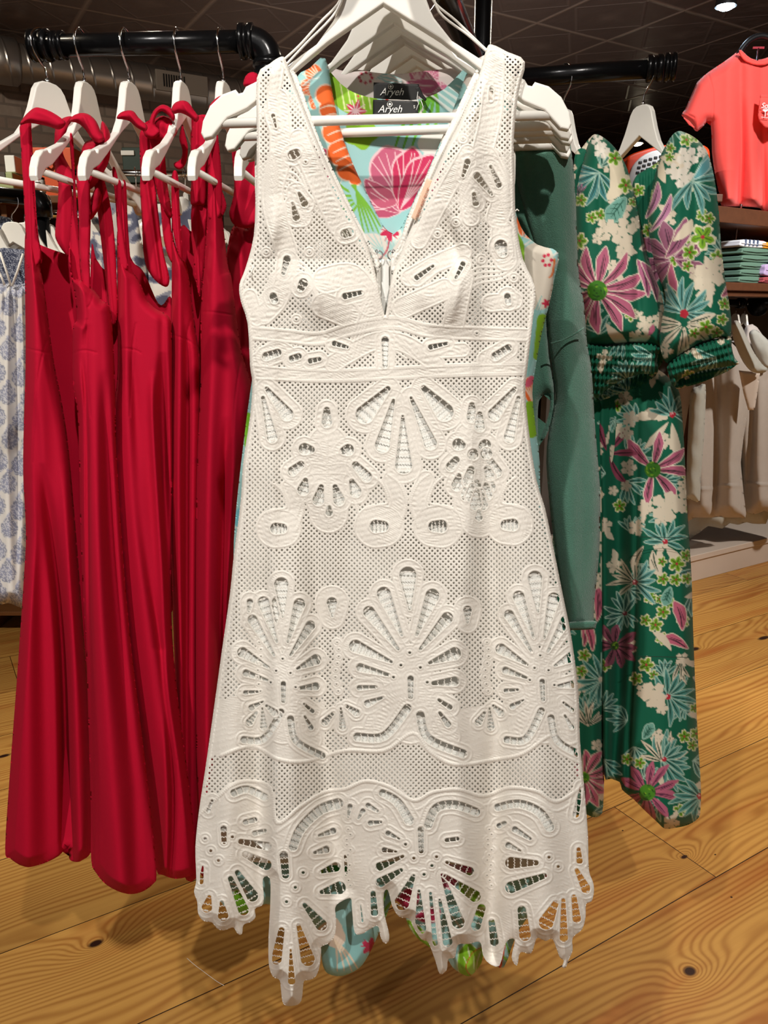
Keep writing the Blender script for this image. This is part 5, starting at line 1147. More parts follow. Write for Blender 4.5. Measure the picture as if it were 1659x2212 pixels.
# left dress: body, sleeve, cuff
cloth('neckline', [(1240, 345), (1258, 318), (1272, 300), (1284, 290), (1292, 296), (1284, 320), (1268, 345), (1262, 400), (1262, 520), (1250, 540), (1240, 500)], 1.50, pm, JL, h=2, er=.01, ew=10, paint=jungle(31, []))
cloth('sleeve', [(1262, 340), (1272, 308), (1286, 290), (1302, 296), (1320, 310), (1338, 332), (1354, 362), (1362, 390), (1372, 430), (1384, 490), (1398, 550), (1415, 600), (1430, 640), (1436, 690), (1434, 735), (1424, 752), (1400, 745), (1360, 742), (1310, 748), (1268, 745), (1258, 700), (1254, 640), (1248, 560), (1244, 480), (1246, 410)],
      lambda X, Y: 1.395-.01*np.exp(-((Y-640)/140)**2), pm, JL, h=2.2, er=.05, ew=34, rl=[[(1330, 560, 50, .010), (1345, 700, 60, .02)], [(1297, 330, 6, -.004), (1296, 480, 8, -.004), (1300, 600, 8, 0)], [(1378, 640, 10, -.010), (1382, 750, 12, -.008)]], paint=jungle(32, [s_left]), smoothing=3, wr=.003, wrs=.06)
cloth('cuff', [(1262, 742), (1310, 744), (1360, 738), (1424, 742), (1420, 775), (1420, 806), (1385, 808), (1350, 818), (1315, 838), (1288, 862), (1278, 830), (1268, 790)], 1.390, pm, JL, h=1.8, er=.04, ew=26, paint=jungle(33, []), relief=smock(.05), smoothing=3)
cloth('cuff_inside', [(1284, 862), (1300, 845), (1340, 822), (1385, 808), (1418, 806), (1400, 826), (1360, 842), (1320, 858), (1288, 868)], 1.47, pm, JL, h=2, er=.006, ew=10, paint=jungle(34, []), relief=smock(.3), back=False)
cloth('skirt', [(1284, 850), (1330, 840), (1345, 900), (1325, 1100), (1318, 1400), (1306, 1550), (1306, 1640), (1303, 1740), (1296, 1762), (1280, 1765), (1262, 1758), (1230, 1760), (1180, 1740), (1170, 1500), (1200, 1100), (1240, 860)], lambda X, Y: np.interp(Y, [850, 1750], [1.50, 1.40]), pm, JL, h=2.5, er=.04, ew=28, rl=[[(1285, 1200, 18, .01), (1280, 1750, 24, .02)]], paint=jungle(35, [s_lobe]), smoothing=3)
# right dress
cloth('bodice', [(1372, 428), (1366, 400), (1376, 378), (1392, 368), (1412, 356), (1425, 345), (1440, 320), (1452, 360), (1450, 500), (1440, 640), (1440, 760), (1400, 800), (1396, 600), (1384, 500)], 1.50, pm, JR, h=2.2, er=.015, ew=16, paint=jungle(36, [s_right]), smoothing=3, relief=lambda X, Y, d: .002*np.sin(X*.5))
cloth('sleeve', [(1424, 345), (1436, 318), (1452, 292), (1466, 283), (1482, 287), (1502, 298), (1522, 318), (1534, 345), (1544, 390), (1552, 450), (1558, 530), (1566, 600), (1576, 660), (1580, 700), (1576, 735), (1560, 728), (1520, 740), (1480, 760), (1440, 785), (1425, 740), (1430, 690), (1438, 640), (1420, 590), (1404, 520), (1400, 460), (1410, 400)],
      lambda X, Y: 1.35-.01*np.exp(-((Y-660)/150)**2), pm, JR, h=2.2, er=.05, ew=36, rl=[[(1490, 600, 50, .012), (1500, 720, 60, .02)], [(1468, 330, 10, .004), (1464, 500, 14, .006)], [(1502, 690, 10, -.006), (1512, 740, 10, -.008)]], paint=jungle(37, [s_right]), smoothing=3, wr=.003, wrs=.06)
cloth('cuff', [(1442, 785), (1480, 757), (1520, 738), (1576, 728), (1580, 745), (1584, 765), (1590, 778), (1597, 786), (1570, 792), (1530, 798), (1495, 808), (1468, 820), (1456, 836), (1446, 815)], 1.345, pm, JR, h=1.8, er=.045, ew=26, paint=jungle(38, []), relief=smock(-.25), smoothing=3)
cloth('cuff_inside', [(1460, 826), (1490, 808), (1530, 797), (1590, 785), (1575, 800), (1545, 814), (1510, 828), (1480, 836), (1462, 840)], 1.43, pm, JR, h=2, er=.006, ew=10, paint=jungle(39, []), relief=smock(-.2), back=False)
cloth('skirt', [(1290, 855), (1340, 820), (1400, 790), (1450, 820), (1468, 850), (1474, 900), (1480, 1000), (1483, 1080), (1488, 1150), (1494, 1250), (1497, 1350), (1502, 1480), (1508, 1600), (1514, 1700), (1513, 1750), (1508, 1768), (1486, 1782), (1460, 1788), (1436, 1790), (1420, 1776), (1394, 1752), (1368, 1726), (1344, 1706), (1340, 1690), (1320, 1682), (1304, 1668), (1300, 1500), (1296, 1300), (1294, 1100)],
      lambda X, Y: np.interp(Y, [800, 1790], [1.48, 1.36]), pm, JR, h=2.0, er=.05, ew=26, rl=[[(1425, 900, 40, .008), (1432, 1300, 50, .02), (1430, 1790, 60, .04)], [(1330, 860, 30, -.03), (1335, 1200, 26, -.05), (1335, 1500, 22, -.06), (1322, 1700, 18, -.05)], [(1378, 900, 6, -.004), (1372, 1300, 7, -.012), (1358, 1600, 8, -.02)]], paint=jungle(40, [s_skirt]), smoothing=3, wr=.002)
for f, y0 in ((1.36, 1160), (1.33, 1418)):
    bm = bmesh.new(); tube(bm, [V(x, y0+(x-1390)*.02, f+.02)-JR.location for x in range(1378, 1492, 8)], .0006, 6); obj('tier_seam', bm, M['darkgreen'], JR, True)

# ---------------------------------------------------------------- rack and garments far left
lr = thing('clothes_rack', 'low black iron pipe rack at the left edge behind the red dresses', 'clothes rack', (-1.02, 2.2, 0))
zr = float(V(60, 418, 2.2).z); a = V(-260, 395, 2.12)-lr.location; b = V(72, 428, 2.24)-lr.location
bm = bmesh.new(); tube(bm, [a, b], .020, 20); obj('rail', bm, M['pipe'], lr, True)
bm = bmesh.new(); tube(bm, [b, b+Vector((.012, 0, -.004)), b+Vector((.02, 0, -.02)), b+Vector((.02, 0, -.05))], [.026, .027, .027, .026], 20); obj('elbow', bm, M['pipe'], lr, True)
bm = bmesh.new(); tube(bm, [b+Vector((.02, 0, -.03)), (b.x+.02, b.y, .02)], .017, 20); obj('post', bm, M['pipe'], lr, True)
bm = bmesh.new(); tube(bm, [(b.x+.02, b.y, 0), (b.x+.02, b.y, .012)], .06, 24); obj('base_flange', bm, M['pipe'], lr, True)
bm = bmesh.new(); q = V(84, 462, 2.24)-lr.location; e = V(190, 463, 2.6)-lr.location; tube(bm, [q, e], .011, 16); collar(bm, q+(e-q)*.12, e-q, .016, .012); obj('side_arm', bm, M['chrome'], lr, True)
GL = 'white hangers on the low rack at the left edge'
for i, (px, rz, lb) in enumerate(((-34, 12, 'leftmost white hanger on the low rack, mostly outside the photo'), (14, 4, 'white hanger with a round head at the left edge of the low rack'),
                                  (38, 2, 'white hanger beside the round headed one on the low rack'), (58, 6, 'white hanger on the low rack behind the first red strap'), (74, 10, 'rightmost white hanger on the low rack, its arm sloping down behind the red bow tail'))):
    p = V(px, 414, 2.2); hanger((p.x, p.y+i*.012, zr-.012), R(-rz), lb, GL)
def knit_navy(X, Y, xs, ys, h):
    C = Canvas(X, Y, xs, ys, h, '#3c4258'); r = np.random.default_rng(4)
    n = r.uniform(0, 1, X.shape)+.5*np.sin(X*1.1+2*np.sin(Y*.5))*np.sin(Y*.9+2*np.sin(X*.6)); C.c = np.where((n > .75)[..., None], np.array(lin('#a3a8b6')), C.c).astype(np.float32); return C.c
def paisley_print(X, Y, xs, ys, h):
    random.seed(5); C = Canvas(X, Y, xs, ys, h, '#d9d6d2'); r = np.random.default_rng(6)
    k = 0
    for row in range(-1, 17):
        for c in range(4):
            x = -50 + c*46 + (row % 2)*23 + random.uniform(-3, 3); y = 600+row*48 + c*9
            for a in range(9): C.disc(x+13*math.cos(a*.7), y+4+16*math.sin(a*.7), 6.5, '#868a9c')
            C.disc(x, y+4, 15, '#8f93aa'); C.disc(x, y-16, 7, '#868a9c'); C.disc(x, y-25, 4, '#9a9eb4')
            for a in range(4): C.disc(x+22+3*math.cos(a*1.6), y+24+a*5, 3.2, '#a2a8c4')
    m = (C.c[..., 0] < lin('#b0b0b0')[0]) & (r.uniform(0, 1, X.shape) > .55); C.c[m] = lin('#c3c4cc'); return C.c
pd = thing('paisley_dress', 'off white dress with grey blue paisley medallions at the left edge of the photo', 'dress', (-1.0, 2.1, 1.3))
cloth('bodice', [(-90, 560), (-20, 540), (8, 535), (58, 540), (64, 640), (-90, 640)], 2.14, M['print'], pd, h=1.6, er=.02, ew=10, paint=knit_navy, smoothing=1, wr=.004)
cloth('skirt', [(-110, 620), (0, 612), (40, 614), (70, 622), (72, 800), (74, 1000), (68, 1200), (60, 1310), (44, 1312), (20, 1303), (0, 1306), (-40, 1306), (-120, 1300), (-130, 900)], lambda X, Y: np.interp(Y, [600, 1300], [2.1, 2.02]), M['print'], pd, h=2.2, er=.05, ew=30, paint=paisley_print,
      rl=[[(20, 640, 6, .01), (14, 900, 14, .03), (24, 1300, 20, .05)], [(48, 640, 5, .01), (52, 900, 10, .03), (50, 1300, 14, .03)], [(-30, 640, 8, .01), (-30, 1300, 20, .05)]], relief=lambda X, Y, d: .004*np.sin(X*.45)*np.exp(-((Y-650)/60)**2))
for pts in ([(0, 545), (12, 580), (24, 618)], [(50, 548), (38, 585), (26, 618)], [(-6, 580), (4, 600), (10, 616)]):
    bm = bmesh.new(); tube(bm, [V(x, y, 2.10)-pd.location for x, y in pts], .003, 8); obj('cord', bm, M['white'], pd, True)
nt = thing('knit_top', 'dark navy and white flecked knit top hanging above the paisley dress at the left edge', 'top', (-1.05, 2.2, 1.6))
cloth('body', [(-120, 470), (-20, 462), (20, 470), (60, 505), (70, 540), (72, 700), (-120, 700)], 2.24, M['print'], nt, h=2, er=.02, ew=12, paint=knit_navy, smoothing=1, wr=.006)
def tiedye(seed):
    def f(X, Y, xs, ys, h):
        C = Canvas(X, Y, xs, ys, h, '#ebe7e1'); a = nz(X, Y, .09, seed)+nz(X, Y, .17, seed+1)*.7; b = nz(X, Y, .05, seed+2)
        C.c = np.where((a > .28)[..., None], np.array(lin('#5d6179')), C.c); C.c = np.where(((a > .05) & (a <= .28))[..., None], np.array(lin('#9a9dad')), C.c)
        C.c = np.where(((b > .35) & (a < .05))[..., None], np.array(lin('#b8a58c')), C.c).astype(np.float32); return C.c
    return f
GS = 'blue and white blotched blouses on the chrome rail'
cr_ = thing('garment_rail', 'thin chrome garment rail seen between the red dress straps', 'clothes rail', (-.72, 2.75, 0))
bm = bmesh.new(); a = V(150, 372, 2.7)-cr_.location; b = V(470, 376, 2.7)-cr_.location; tube(bm, [a, b], .010, 16); obj('rail', bm, M['chrome'], cr_, True)
for q in (a, b):
    bm = bmesh.new(); tube(bm, [q, (q.x, q.y, 0)], .013, 16); obj('post', bm, M['pipe'], cr_, True)
for i, (px, out, lb) in enumerate(((292, [(182, 450), (205, 425), (240, 418), (280, 428), (296, 440), (312, 460), (314, 560), (322, 720), (180, 720), (178, 560)], 'blue and white blotched blouse seen behind the second and third red dresses'),
                                   (398, [(325, 470), (350, 440), (380, 428), (398, 425), (415, 440), (440, 470), (440, 700), (326, 720)], 'blue and white blotched blouse seen between the third and fourth red dresses'))):
    p = V(px, 376, 2.7); hanger((p.x, p.y, p.z+.002), R(-70), ['white hanger of the blotched blouse behind the third red dress', 'white hanger of the blotched blouse behind the fourth red dress'][i], 'white hangers on the chrome rail')
    bl = thing('blouse', lb, 'blouse', (float(p.x), 2.7, 1.6), GS)
    cloth('body', out, 2.62, M['print'], bl, h=2.5, er=.06, ew=24, paint=tiedye(50+i*5), smoothing=3, wr=.012, wrs=.06)
p = V(410, 376, 2.7); hanger((p.x+.05, p.y+.03, p.z+.002), R(-60), 'spare white hanger beside the blotched blouses on the chrome rail', 'white hangers on the chrome rail')

# wall shelves, boards and a jar beyond
def board(name, x0, y0, x1, y1, F, m, label, cat, th=.03):
    p = V(x0, y0, F); q = V(x1, y1, F); o = thing(name, label, cat, ((p.x+q.x)/2, F, q.z))
    bm = bmesh.new(); box(bm, p.x-o.location.x, q.x-o.location.x, 0, th, 0, p.z-q.z, .004); obj('panel', bm, m, o); return o, p, q
ob, p, q = board('storage_box', 58, 318, 168, 428, 3.6, M['orange'], 'bright orange box with a dark metal handle on the wooden cabinet far left', 'box', .3)
bm = bmesh.new(); c = V(102, 350, 3.59)-ob.location; tube(bm, [c+Vector((-.018, 0, .012)), c+Vector((-.014, -.01, -.006)), c+Vector((0, -.014, -.012)), c+Vector((.014, -.01, -.006)), c+Vector((.018, 0, .012))], .005, 10); obj('handle', bm, M['black'], ob, True)
gb, p, q = board('storage_box', -30, 372, 32, 428, 3.5, M['palegreen'], 'pale green box at the left edge above the low rack', 'box', .3)
bm = bmesh.new(); c = V(3, 378, 3.495)-gb.location; box(bm, c.x-.014, c.x+.014, -.004, 0, c.z-.012, c.z+.012); obj('latch', bm, M['greypanel'], gb)
wb, p, q = board('paper_bag', 8, 335, 34, 372, 3.55, M['lining'], 'small off white paper packet standing behind the pale green box', 'packet', .1)
db, p, q = board('wall_panel', 262, 318, 345, 395, 4.4, M['darkgreen'], 'dark green panel seen between the third and fourth red straps', 'panel', .05)
bm = bmesh.new(); c = V(275, 330, 4.39)-db.location; box(bm, c.x-.035, c.x+.035, -.01, 0, c.z-.012, c.z+.012, .003); obj('light_strip', bm, M['lining'], db)
jr = thing('jar', 'small white jar with a dark lid and printed label standing before the orange box', 'jar', tuple(V(88, 417, 3.45)))
bm = bmesh.new(); tube(bm, [(0, 0, 0), (0, 0, .003), (0, 0, .048), (0, 0, .052)], [.02, .022, .022, .019], 24); obj('body', bm, M['whiteplastic'], jr, True)
bm = bmesh.new(); tube(bm, [(0, 0, .052), (0, 0, .060)], .021, 24); obj('lid', bm, M['black'], jr, True)
bm = bmesh.new(); box(bm, -.008, .010, -.0235, -.021, .012, .040); obj('label', bm, M['greypanel'], jr)
cb = thing('cabinet', 'warm wooden cabinet with open shelves far left under the orange box', 'cabinet', tuple(V(100, 424, 3.6)*1))
cb.location.z = 0; zc = float(V(100, 424, 3.5).z)-.01; x0 = float(V(-120, 424, 3.6).x)-cb.location.x; x1 = float(V(182, 424, 3.6).x)-cb.location.x
bm = bmesh.new(); box(bm, x0, x1, -.2, .3, zc-.03, zc, .003); obj('top', bm, M['wood2'], cb)
for k, xx in enumerate((x0+.01, -.12, .13, x1-.01)):
    bm = bmesh.new(); box(bm, xx-.012, xx+.012, -.16, .3, 0, zc-.03, .002); obj('side_panel', bm, M['wood2'], cb)
for z in (.1, .55, 1.0, 1.3, 1.52):
    bm = bmesh.new(); box(bm, x0, x1, -.15, .3, z, z+.02, .002); obj('shelf', bm, M['wood2'], cb)
bm = bmesh.new(); box(bm, x0, x1, .29, .30, 0, zc-.03); obj('back', bm, M['wood'], cb)

# ---------------------------------------------------------------- wall unit on the right
un = thing('display_unit', 'dark wood shelf unit with a cream platform at the right edge, carrying folded shirts', 'shelf unit', ab(2.9, 3.0, 0), rot=(0, 0, ROOM))
FB = 2.70
def ub(a0, a1, b0, b1, z0, z1, name, m, bev=.004):
    bm = bmesh.new(); box(bm, a0-2.9, a1-2.9, b0-3.0, b1-3.0, z0, z1, bev); return obj(name, bm, m, un)
ub(2.75, 7.0, FB-.02, 3.5, .0, .13, 'platform', M['cream']); ub(2.75, 7.0, FB-.03, 3.5, .13, .165, 'platform_top', M['cream'])
ub(3.2, 7.0, 3.42, 3.47, .165, 2.0, 'back_panel', M['greypanel']); ub(3.2, 7.0, FB+.03, 3.42, 1.595, 1.665, 'shelf', M['wood']); ub(3.2, 7.0, FB+.01, FB+.05, 1.625, 1.668, 'shelf_edge', M['wood'])
ub(3.2, 7.0, FB+.03, 3.42, 1.965, 2.045, 'shelf', M['wood'])
ub(3.86, 4.05, 3.36, 3.42, 1.665, 1.965, 'upright', M['wood'])
def ua(px, py, b):      # point on the unit seen at a pixel, at room depth b
    u = (px-CX)/FPX; v = (py-CY)/FPX; hor = cp-v*sp; xr = u/hor; F = b/(BX[0]*xr+BX[1]); p = PW(px, py, F); q = toab(p); return Vector((q[0]-2.9, q[1]-3.0, q[2]))
q = ua(1600, 655, FB+.2)
bm = bmesh.new(); tube(bm, [(q.x-1.2, q.y, q.z), (q.x+.04, q.y, q.z)], .022, 20); obj('hang_rail', bm, M['pipe'], un, True)
bm = bmesh.new(); collar(bm, (q.x+.0, q.y, q.z), (1, 0, 0), .03, .02); obj('rail_end', bm, M['pipe'], un, True)
g = ua(1640, 655, FB+.2)
bm = bmesh.new(); tube(bm, [(g.x-.01, g.y, g.z), (g.x+.01, g.y, g.z)], .075, 28); tube(bm, [(g.x, g.y, g.z), (g.x+.6, g.y, g.z)], .022, 20); obj('flange', bm, M['pipe'], un, True)
q = ua(1587, 540, FB+.15); bm = bmesh.new(); tube(bm, [(q.x, q.y, 1.665), (q.x, q.y, 1.965)], .004, 8); obj('rod', bm, M['chrome'], un, True)
# small red flag sign
q = ua(1634, 545, FB+.12); fs = thing('sign_holder', 'little red price flag on a black stem standing on the shelf among folded shirts', 'sign', ab(q.x+2.9, q.y+3.0, 1.668), rot=(0, 0, ROOM+R(-20)))
bm = bmesh.new(); tube(bm, [(0, 0, 0), (0, 0, .006), (0, 0, .008), (0, 0, .19)], [.02, .02, .004, .004], 12); obj('stem', bm, M['black'], fs, True)
bm = bmesh.new(); box(bm, -.035, .035, -.003, .003, .175, .235, .001); obj('flag', bm, mat('red_card', '#b01c34', .5), fs)
bm = bmesh.new(); tube(bm, [(.0, -.005, .205), (.008, -.005, .215), (.0, -.005, .22), (-.006, -.005, .207), (0, -.005, .195)], .0016, 6); obj('mark', bm, M['tagtext'], fs)
# folded shirts
def folded(px, b, z, wd_, hh, m, label, k=0, stripes=None):
    q = ua(px, 560, b); o = thing('folded_shirt', label, 'shirt', ab(q.x+2.9, b, z), 'folded shirts on the shelf', rot=(0, 0, ROOM))
    bm = bmesh.new(); prism(bm, smooth_poly([(-wd_/2, hh*.1), (-wd_/2-.008, hh*.5), (-wd_/2, hh*.9), (-wd_*.2, hh), (wd_*.25, hh*.98), (wd_/2, hh*.9), (wd_/2+.01, hh*.5), (wd_/2, hh*.1), (0, 0)], 4), -.14, .14, .006)
    f = obj('body', bm, m, o, True)
    bm = bmesh.new(); tube(bm, [(-wd_/2, -.142, hh*.5), (0, -.146, hh*.42), (wd_/2, -.142, hh*.52)], .0022, 8); obj('fold', bm, m, o, True)
    if stripes:
        for j in range(4):
            bm = bmesh.new(); box(bm, -wd_/2+.03+j*.035, -wd_/2+.036+j*.035, -.148, .1, hh*.2, hh*1.0); obj('stripe', bm, stripes, o)
    return o
gt = [mat('sage_jersey', '#5d7d6b', .9), mat('white_jersey', '#dcdde2', .9), mat('amber_jersey', '#e0961e', .9), mat('lilac_jersey', '#b7a0c8', .9), mat('dark_teal_jersey', '#174a40', .9), mat('apricot_jersey', '#e0733c', .9), mat('rose_jersey', '#a4484e', .9), mat('stripe_print', '#5c6a84', .8)]
z = 1.669
for k in range(5):
    folded(1584+(k % 2)*1.5, FB+.2, z, .24, .036, gt[0], ['lowest sage green folded shirt of the tall stack', 'second sage green folded shirt from the bottom of the tall stack', 'third sage green folded shirt in the tall stack', 'fourth sage green folded shirt in the tall stack', 'sage green folded shirt just under the white one'][k]); z += .0375
folded(1576, FB+.2, z, .22, .04, gt[1], 'white folded shirt with thin stripes on top of the tall stack', stripes=gt[7]); folded(1606, FB+.2, z, .10, .034, gt[2], 'amber folded shirt on top of the tall stack, beside the white one')
z2 = 1.669
folded(1650, FB+.17, z2, .36, .036, gt[6], 'rose folded shirt at the bottom of the right stack'); folded(1648, FB+.17, z2+.037, .34, .07, gt[3], 'lilac folded shirt in the right stack')
folded(1632, FB+.2, z2+.108, .16, .05, gt[4], 'dark teal folded shirt on top of the right stack'); folded(1668, FB+.2, z2+.108, .2, .045, gt[5], 'apricot folded shirt beside the dark teal one at the right edge')
# hangers and pale tops
for i, (px, py) in enumerate(((1592, 655), (1611, 655))):
    q = ua(px, py, FB+.2); hanger(ab(q.x+2.9, q.y+3.0, q.z), ROOM+R(62 if i else 70), ['white hanger of the pale grey cowl top on the right rail', 'white hanger of the greige top beside the cowl top'][i], 'white hangers on the right wall rail')
TG = 'pale knit tops on the right wall rail'
c1 = thing('knit_top', 'pale grey top with a draped cowl collar hanging on the right rail', 'top', tuple(V(1560, 900, 4.1)), TG)
cloth('body', [(1465, 760), (1500, 740), (1560, 730), (1600, 760), (1625, 800), (1614, 900), (1600, 1000), (1612, 1110), (1600, 1118), (1560, 1117), (1545, 1116), (1540, 1118), (1500, 1118), (1478, 1120), (1470, 1000)], 4.18, M['greige'], c1, h=3.5, er=.08, ew=30, rl=[[(1545, 800, 8, -.03), (1548, 1000, 8, -.05), (1542, 1110, 6, -.05)], [(1500, 800, 14, .03), (1520, 1100, 16, .05)], [(1585, 800, 16, .03), (1580, 1100, 20, .06)]], relief=groove([(1514, 1057), (1543, 1056), (1548, 1050), (1612, 1050)], depth=-.012, w=2), smoothing=2)
cloth('cowl', [(1580, 700), (1590, 692), (1600, 700), (1614, 730), (1628, 760), (1648, 788), (1659, 797), (1650, 805), (1634, 806), (1620, 800), (1604, 780), (1590, 750), (1582, 725)], 4.0, M['greyknit'], c1, h=2, er=.04, ew=12, rl=[[(1592, 700, 8, .03), (1630, 790, 8, .03)]])
cloth('sleeve', [(1492, 845), (1508, 835), (1524, 830), (1524, 880), (1520, 960), (1514, 1030), (1512, 1082), (1500, 1082), (1487, 1076), (1482, 1072), (1484, 980), (1488, 900)], 4.05, M['greyknit'], c1, h=2.2, er=.06, ew=16, wr=.008, wrs=.1, smoothing=2)
c2 = thing('knit_top', 'greige long top with a pale inner strip at the right edge, behind the cowl top', 'top', tuple(V(1650, 900, 4.35)), TG)
cloth('body', [(1600, 730), (1625, 700), (1645, 720), (1662, 740), (1720, 760), (1730, 1100), (1680, 1108), (1650, 1104), (1612, 1106), (1604, 1000), (1590, 900)], 4.3, M['greige'], c2, h=3.5, er=.08, ew=30, rl=[[(1640, 1000, 12, .03), (1645, 1100, 14, .05)], [(1625, 900, 6, -.03), (1612, 1100, 6, -.04)]], relief=groove([(1614, 1044), (1640, 1046), (1720, 1052)], depth=-.012, w=2), smoothing=2)
cloth('collar', [(1618, 720), (1632, 712), (1650, 726), (1665, 745), (1670, 790), (1655, 796), (1640, 780), (1626, 750)], 4.2, M['greyknit'], c2, h=2, er=.04, ew=14, wr=.01, wrs=.12)
cloth('lining', [(1596, 800), (1642, 805), (1636, 850), (1630, 886), (1616, 886), (1606, 850)], 4.08, M['cream'], c2, h=3, er=.01, ew=8, back=False, smoothing=1)
c3 = thing('knit_top', 'longer cream top whose hem shows below the pale grey tops on the right rail', 'top', tuple(V(1540, 1120, 4.45)), TG)
cloth('body', [(1470, 900), (1600, 900), (1660, 900), (1665, 1105), (1640, 1132), (1612, 1128), (1595, 1134), (1575, 1130), (1560, 1142), (1530, 1136), (1512, 1150), (1495, 1157), (1478, 1152)], 4.42, M['greyknit'], c3, h=4, er=.06, ew=20, wr=.02, wrs=.08, smoothing=2)

# coral t-shirt on its stand
ct = thing('t_shirt', 'coral short sleeved t-shirt with a white printed chest pocket at the upper right edge', 't-shirt', tuple(V(1650, 460, 4.5)))
TS = [(1598, 109), (1612, 120), (1628, 128), (1645, 128), (1662, 122), (1680, 108), (1720, 128), (1775, 165), (1800, 230), (1810, 270), (1780, 285), (1752, 250), (1750, 360), (1760, 470), (1700, 478), (1662, 466), (1648, 463), (1643, 450), (1615, 447), (1600, 446), (1576, 446), (1558, 444), (1556, 430), (1545, 380), (1538, 330), (1535, 262), (1520, 272), (1506, 284), (1498, 278), (1490, 265), (1472, 249), (1480, 236), (1500, 190), (1508, 175), (1530, 156), (1560, 136), (1585, 118)]
cloth('shirt', TS, 4.5, M['coral'], ct, h=2, er=.10, ew=22, rl=[[(1600, 200, 8, -.01), (1602, 320, 8, -.04), (1598, 430, 8, -.05)], [(1575, 260, 16, .02), (1575, 430, 16, .05)], [(1622, 200, 16, .02), (1628, 430, 16, .05)], [(1645, 250, 8, -.005), (1650, 430, 8, -.05)]],
      relief=groove([(1592, 116), (1606, 132), (1630, 140), (1660, 136)], [(1530, 160), (1540, 200), (1540, 262)], [(1478, 242), (1500, 254)], depth=.006, w=1.6), smoothing=2)
cloth('collar', [(1596, 110), (1602, 108), (1616, 122), (1635, 131), (1655, 129), (1680, 112), (1684, 118), (1660, 138), (1635, 141), (1612, 134), (1600, 122)], 4.47, M['coral'], ct, h=1.5, er=.01, ew=5, smoothing=2)
cloth('sleeve_opening', [(1473, 250), (1490, 262), (1500, 274), (1508, 284), (1502, 278), (1488, 270)], 4.5, M['coral'], ct, h=1.2, er=.004, ew=4, smoothing=1)
cloth('pocket', [(1642, 203), (1700, 205), (1700, 272), (1668, 280), (1652, 275), (1640, 262), (1637, 250)], 4.385, M['coral'], ct, h=1.5, er=.012, ew=5, smoothing=1, relief=groove([(1642, 211), (1700, 213)], depth=.005, w=1.2))
text('pocket_print', 'Sout', 1658, 229, 4.365, .036, M['tagtext'], ct, R(-4), .2, ext=.0005)
bm = bmesh.new(); c = V(1653, 242, 4.365)-ct.location
for a in np.linspace(0, math.pi, 7): tube(bm, [c, c+Vector((.016*math.cos(a), 0, .010+.010*math.sin(a)))], .0016, 6)
tube(bm, [c, c+Vector((.002, 0, -.022))], .002, 6); tube(bm, [c+Vector((-.018, 0, -.024)), c+Vector((.02, 0, -.028))], .0014, 6); tube(bm, [c+Vector((.02, 0, .004)), c+Vector((.012, 0, -.012)), c+Vector((.024, 0, -.018))], .0014, 6); obj('pocket_emblem', bm, M['tagtext'], ct)
bh = thing('hanger_stand', 'black display hoop and thin chrome stand holding the coral t-shirt', 'stand', tuple(V(1640, 440, 4.6)))
bm = bmesh.new(); cc = V(1638, 150, 4.56)-bh.location; tube(bm, [cc+Vector((.125*math.cos(a), 0, .16*math.sin(a))) for a in np.linspace(-.3, math.pi+.3, 40)], .015, 14); obj('hoop', bm, M['black'], bh, True)
bm = bmesh.new(); p0 = V(1638, 104, 4.56)-bh.location; zb = 2.045-bh.location.z; tube(bm, [p0, (p0.x, p0.y, zb)], .006, 12); obj('stem', bm, M['chrome'], bh, True)
bm = bmesh.new(); tube(bm, [(p0.x, p0.y, zb), (p0.x, p0.y, zb+.012)], .07, 24); obj('foot', bm, M['chrome'], bh, True)
bm = bmesh.new(); box(bm, p0.x-.03, p0.x+.03, -.045, -.04, p0.z-.004, p0.z+.006); obj('clip', bm, mat('red_clip', '#a02030', .5), bh)
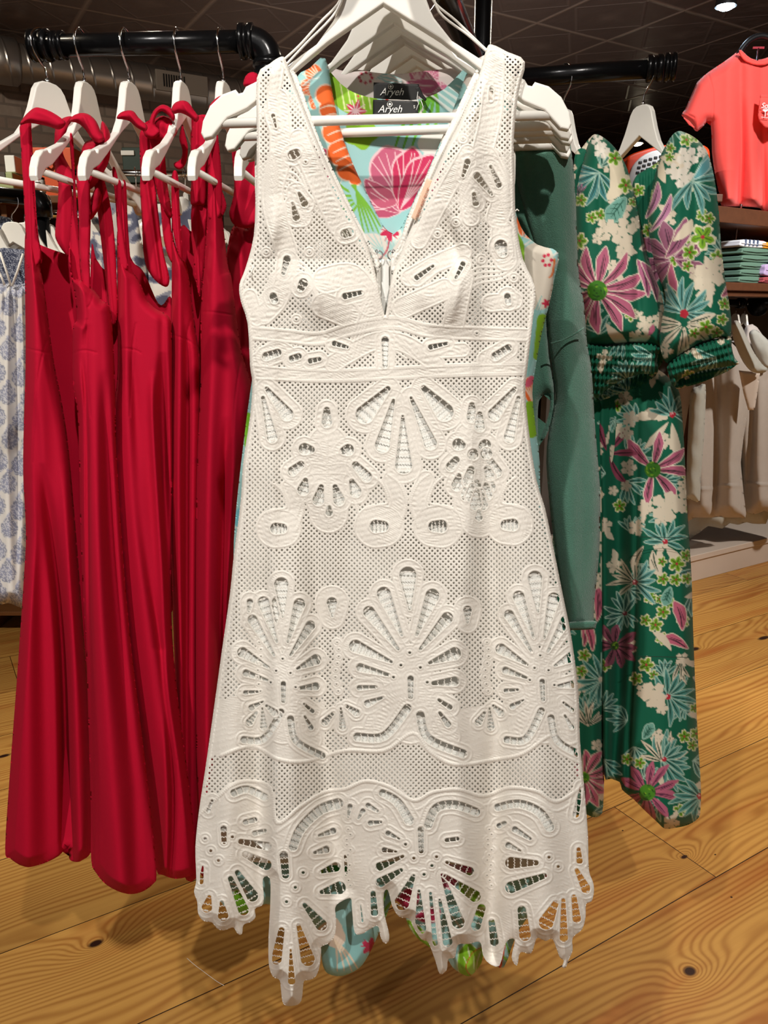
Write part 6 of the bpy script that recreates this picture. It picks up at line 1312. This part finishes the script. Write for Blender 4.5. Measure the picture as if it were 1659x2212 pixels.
# orange sport cooler peeking over the green dresses
oc_ = thing('storage_tub', 'orange plastic tub with a white vented lid peeking between the green dresses', 'tub', tuple(V(1430, 380, 4.2)))
def pz(pts, F, y0, y1, m, name, bev=.01):
    bm = bmesh.new(); prism(bm, [((V(x, y, F)-oc_.location).x, (V(x, y, F)-oc_.location).z) for x, y in pts], y0, y1, bev); return obj(name, bm, m, oc_)
pz(smooth_poly([(1355, 372), (1356, 345), (1362, 334), (1395, 322), (1440, 312), (1500, 310), (1530, 318), (1535, 345), (1530, 420), (1360, 420)], 3), 4.2, 0, .3, M['orangeplastic'], 'body', .012)
w_ = pz(smooth_poly([(1360, 372), (1376, 346), (1400, 330), (1430, 324), (1500, 324), (1520, 345), (1515, 415), (1364, 415)], 3), 4.2, -.02, .0, M['whiteplastic'], 'lid', .008)
for k in range(9):
    for j in range(3):
        c = V(1380+k*11-j*3, 353-k*4.2+j*11+(k*k)*.25, 4.2)-oc_.location; bm = bmesh.new(); box(bm, c.x-.0085, c.x+.0085, -.026, -.02, c.z-.006, c.z+.006, .002); vv = obj('vent_hole', bm, M['black'], w_)
tb_ = thing('table', 'dark table behind the green dresses carrying the orange tub', 'table', (oc_.location.x, 4.25, 0))
bm = bmesh.new(); zt = float(V(1430, 421, 4.2).z); box(bm, -.3, .3, -.1, .35, zt-.04, zt-.002, .005); obj('tabletop', bm, M['wood'], tb_)
for sx in (-.26, .26):
    for sy in (-.06, .3):
        bm = bmesh.new(); box(bm, sx-.02, sx+.02, sy-.02, sy+.02, 0, zt-.04, .003); obj('leg', bm, M['wood'], tb_)
# stray thread on the floor
th_ = thing('thread', 'thin pale thread lying on the floor boards left of the lace dress hem', 'thread', (0, 0, 0))
def fl(px, py):
    v = (py-CY)/FPX; return V(px, py, H/(-((-sp - v*cp)/(cp-v*sp))))
th_.location = fl(440, 2100)
bm = bmesh.new(); tube(bm, [fl(x, y)-th_.location+Vector((0, 0, .0015)) for x, y in smooth_poly([(404, 2071), (420, 2085), (440, 2100), (456, 2112), (470, 2122), (484, 2130)], 6, False)], .0006, 6); obj('strand', bm, M['white'], th_, True)
for o in list(bpy.data.objects):
    if o.get('label') == '-': bpy.data.objects.remove(o, do_unlink=True)
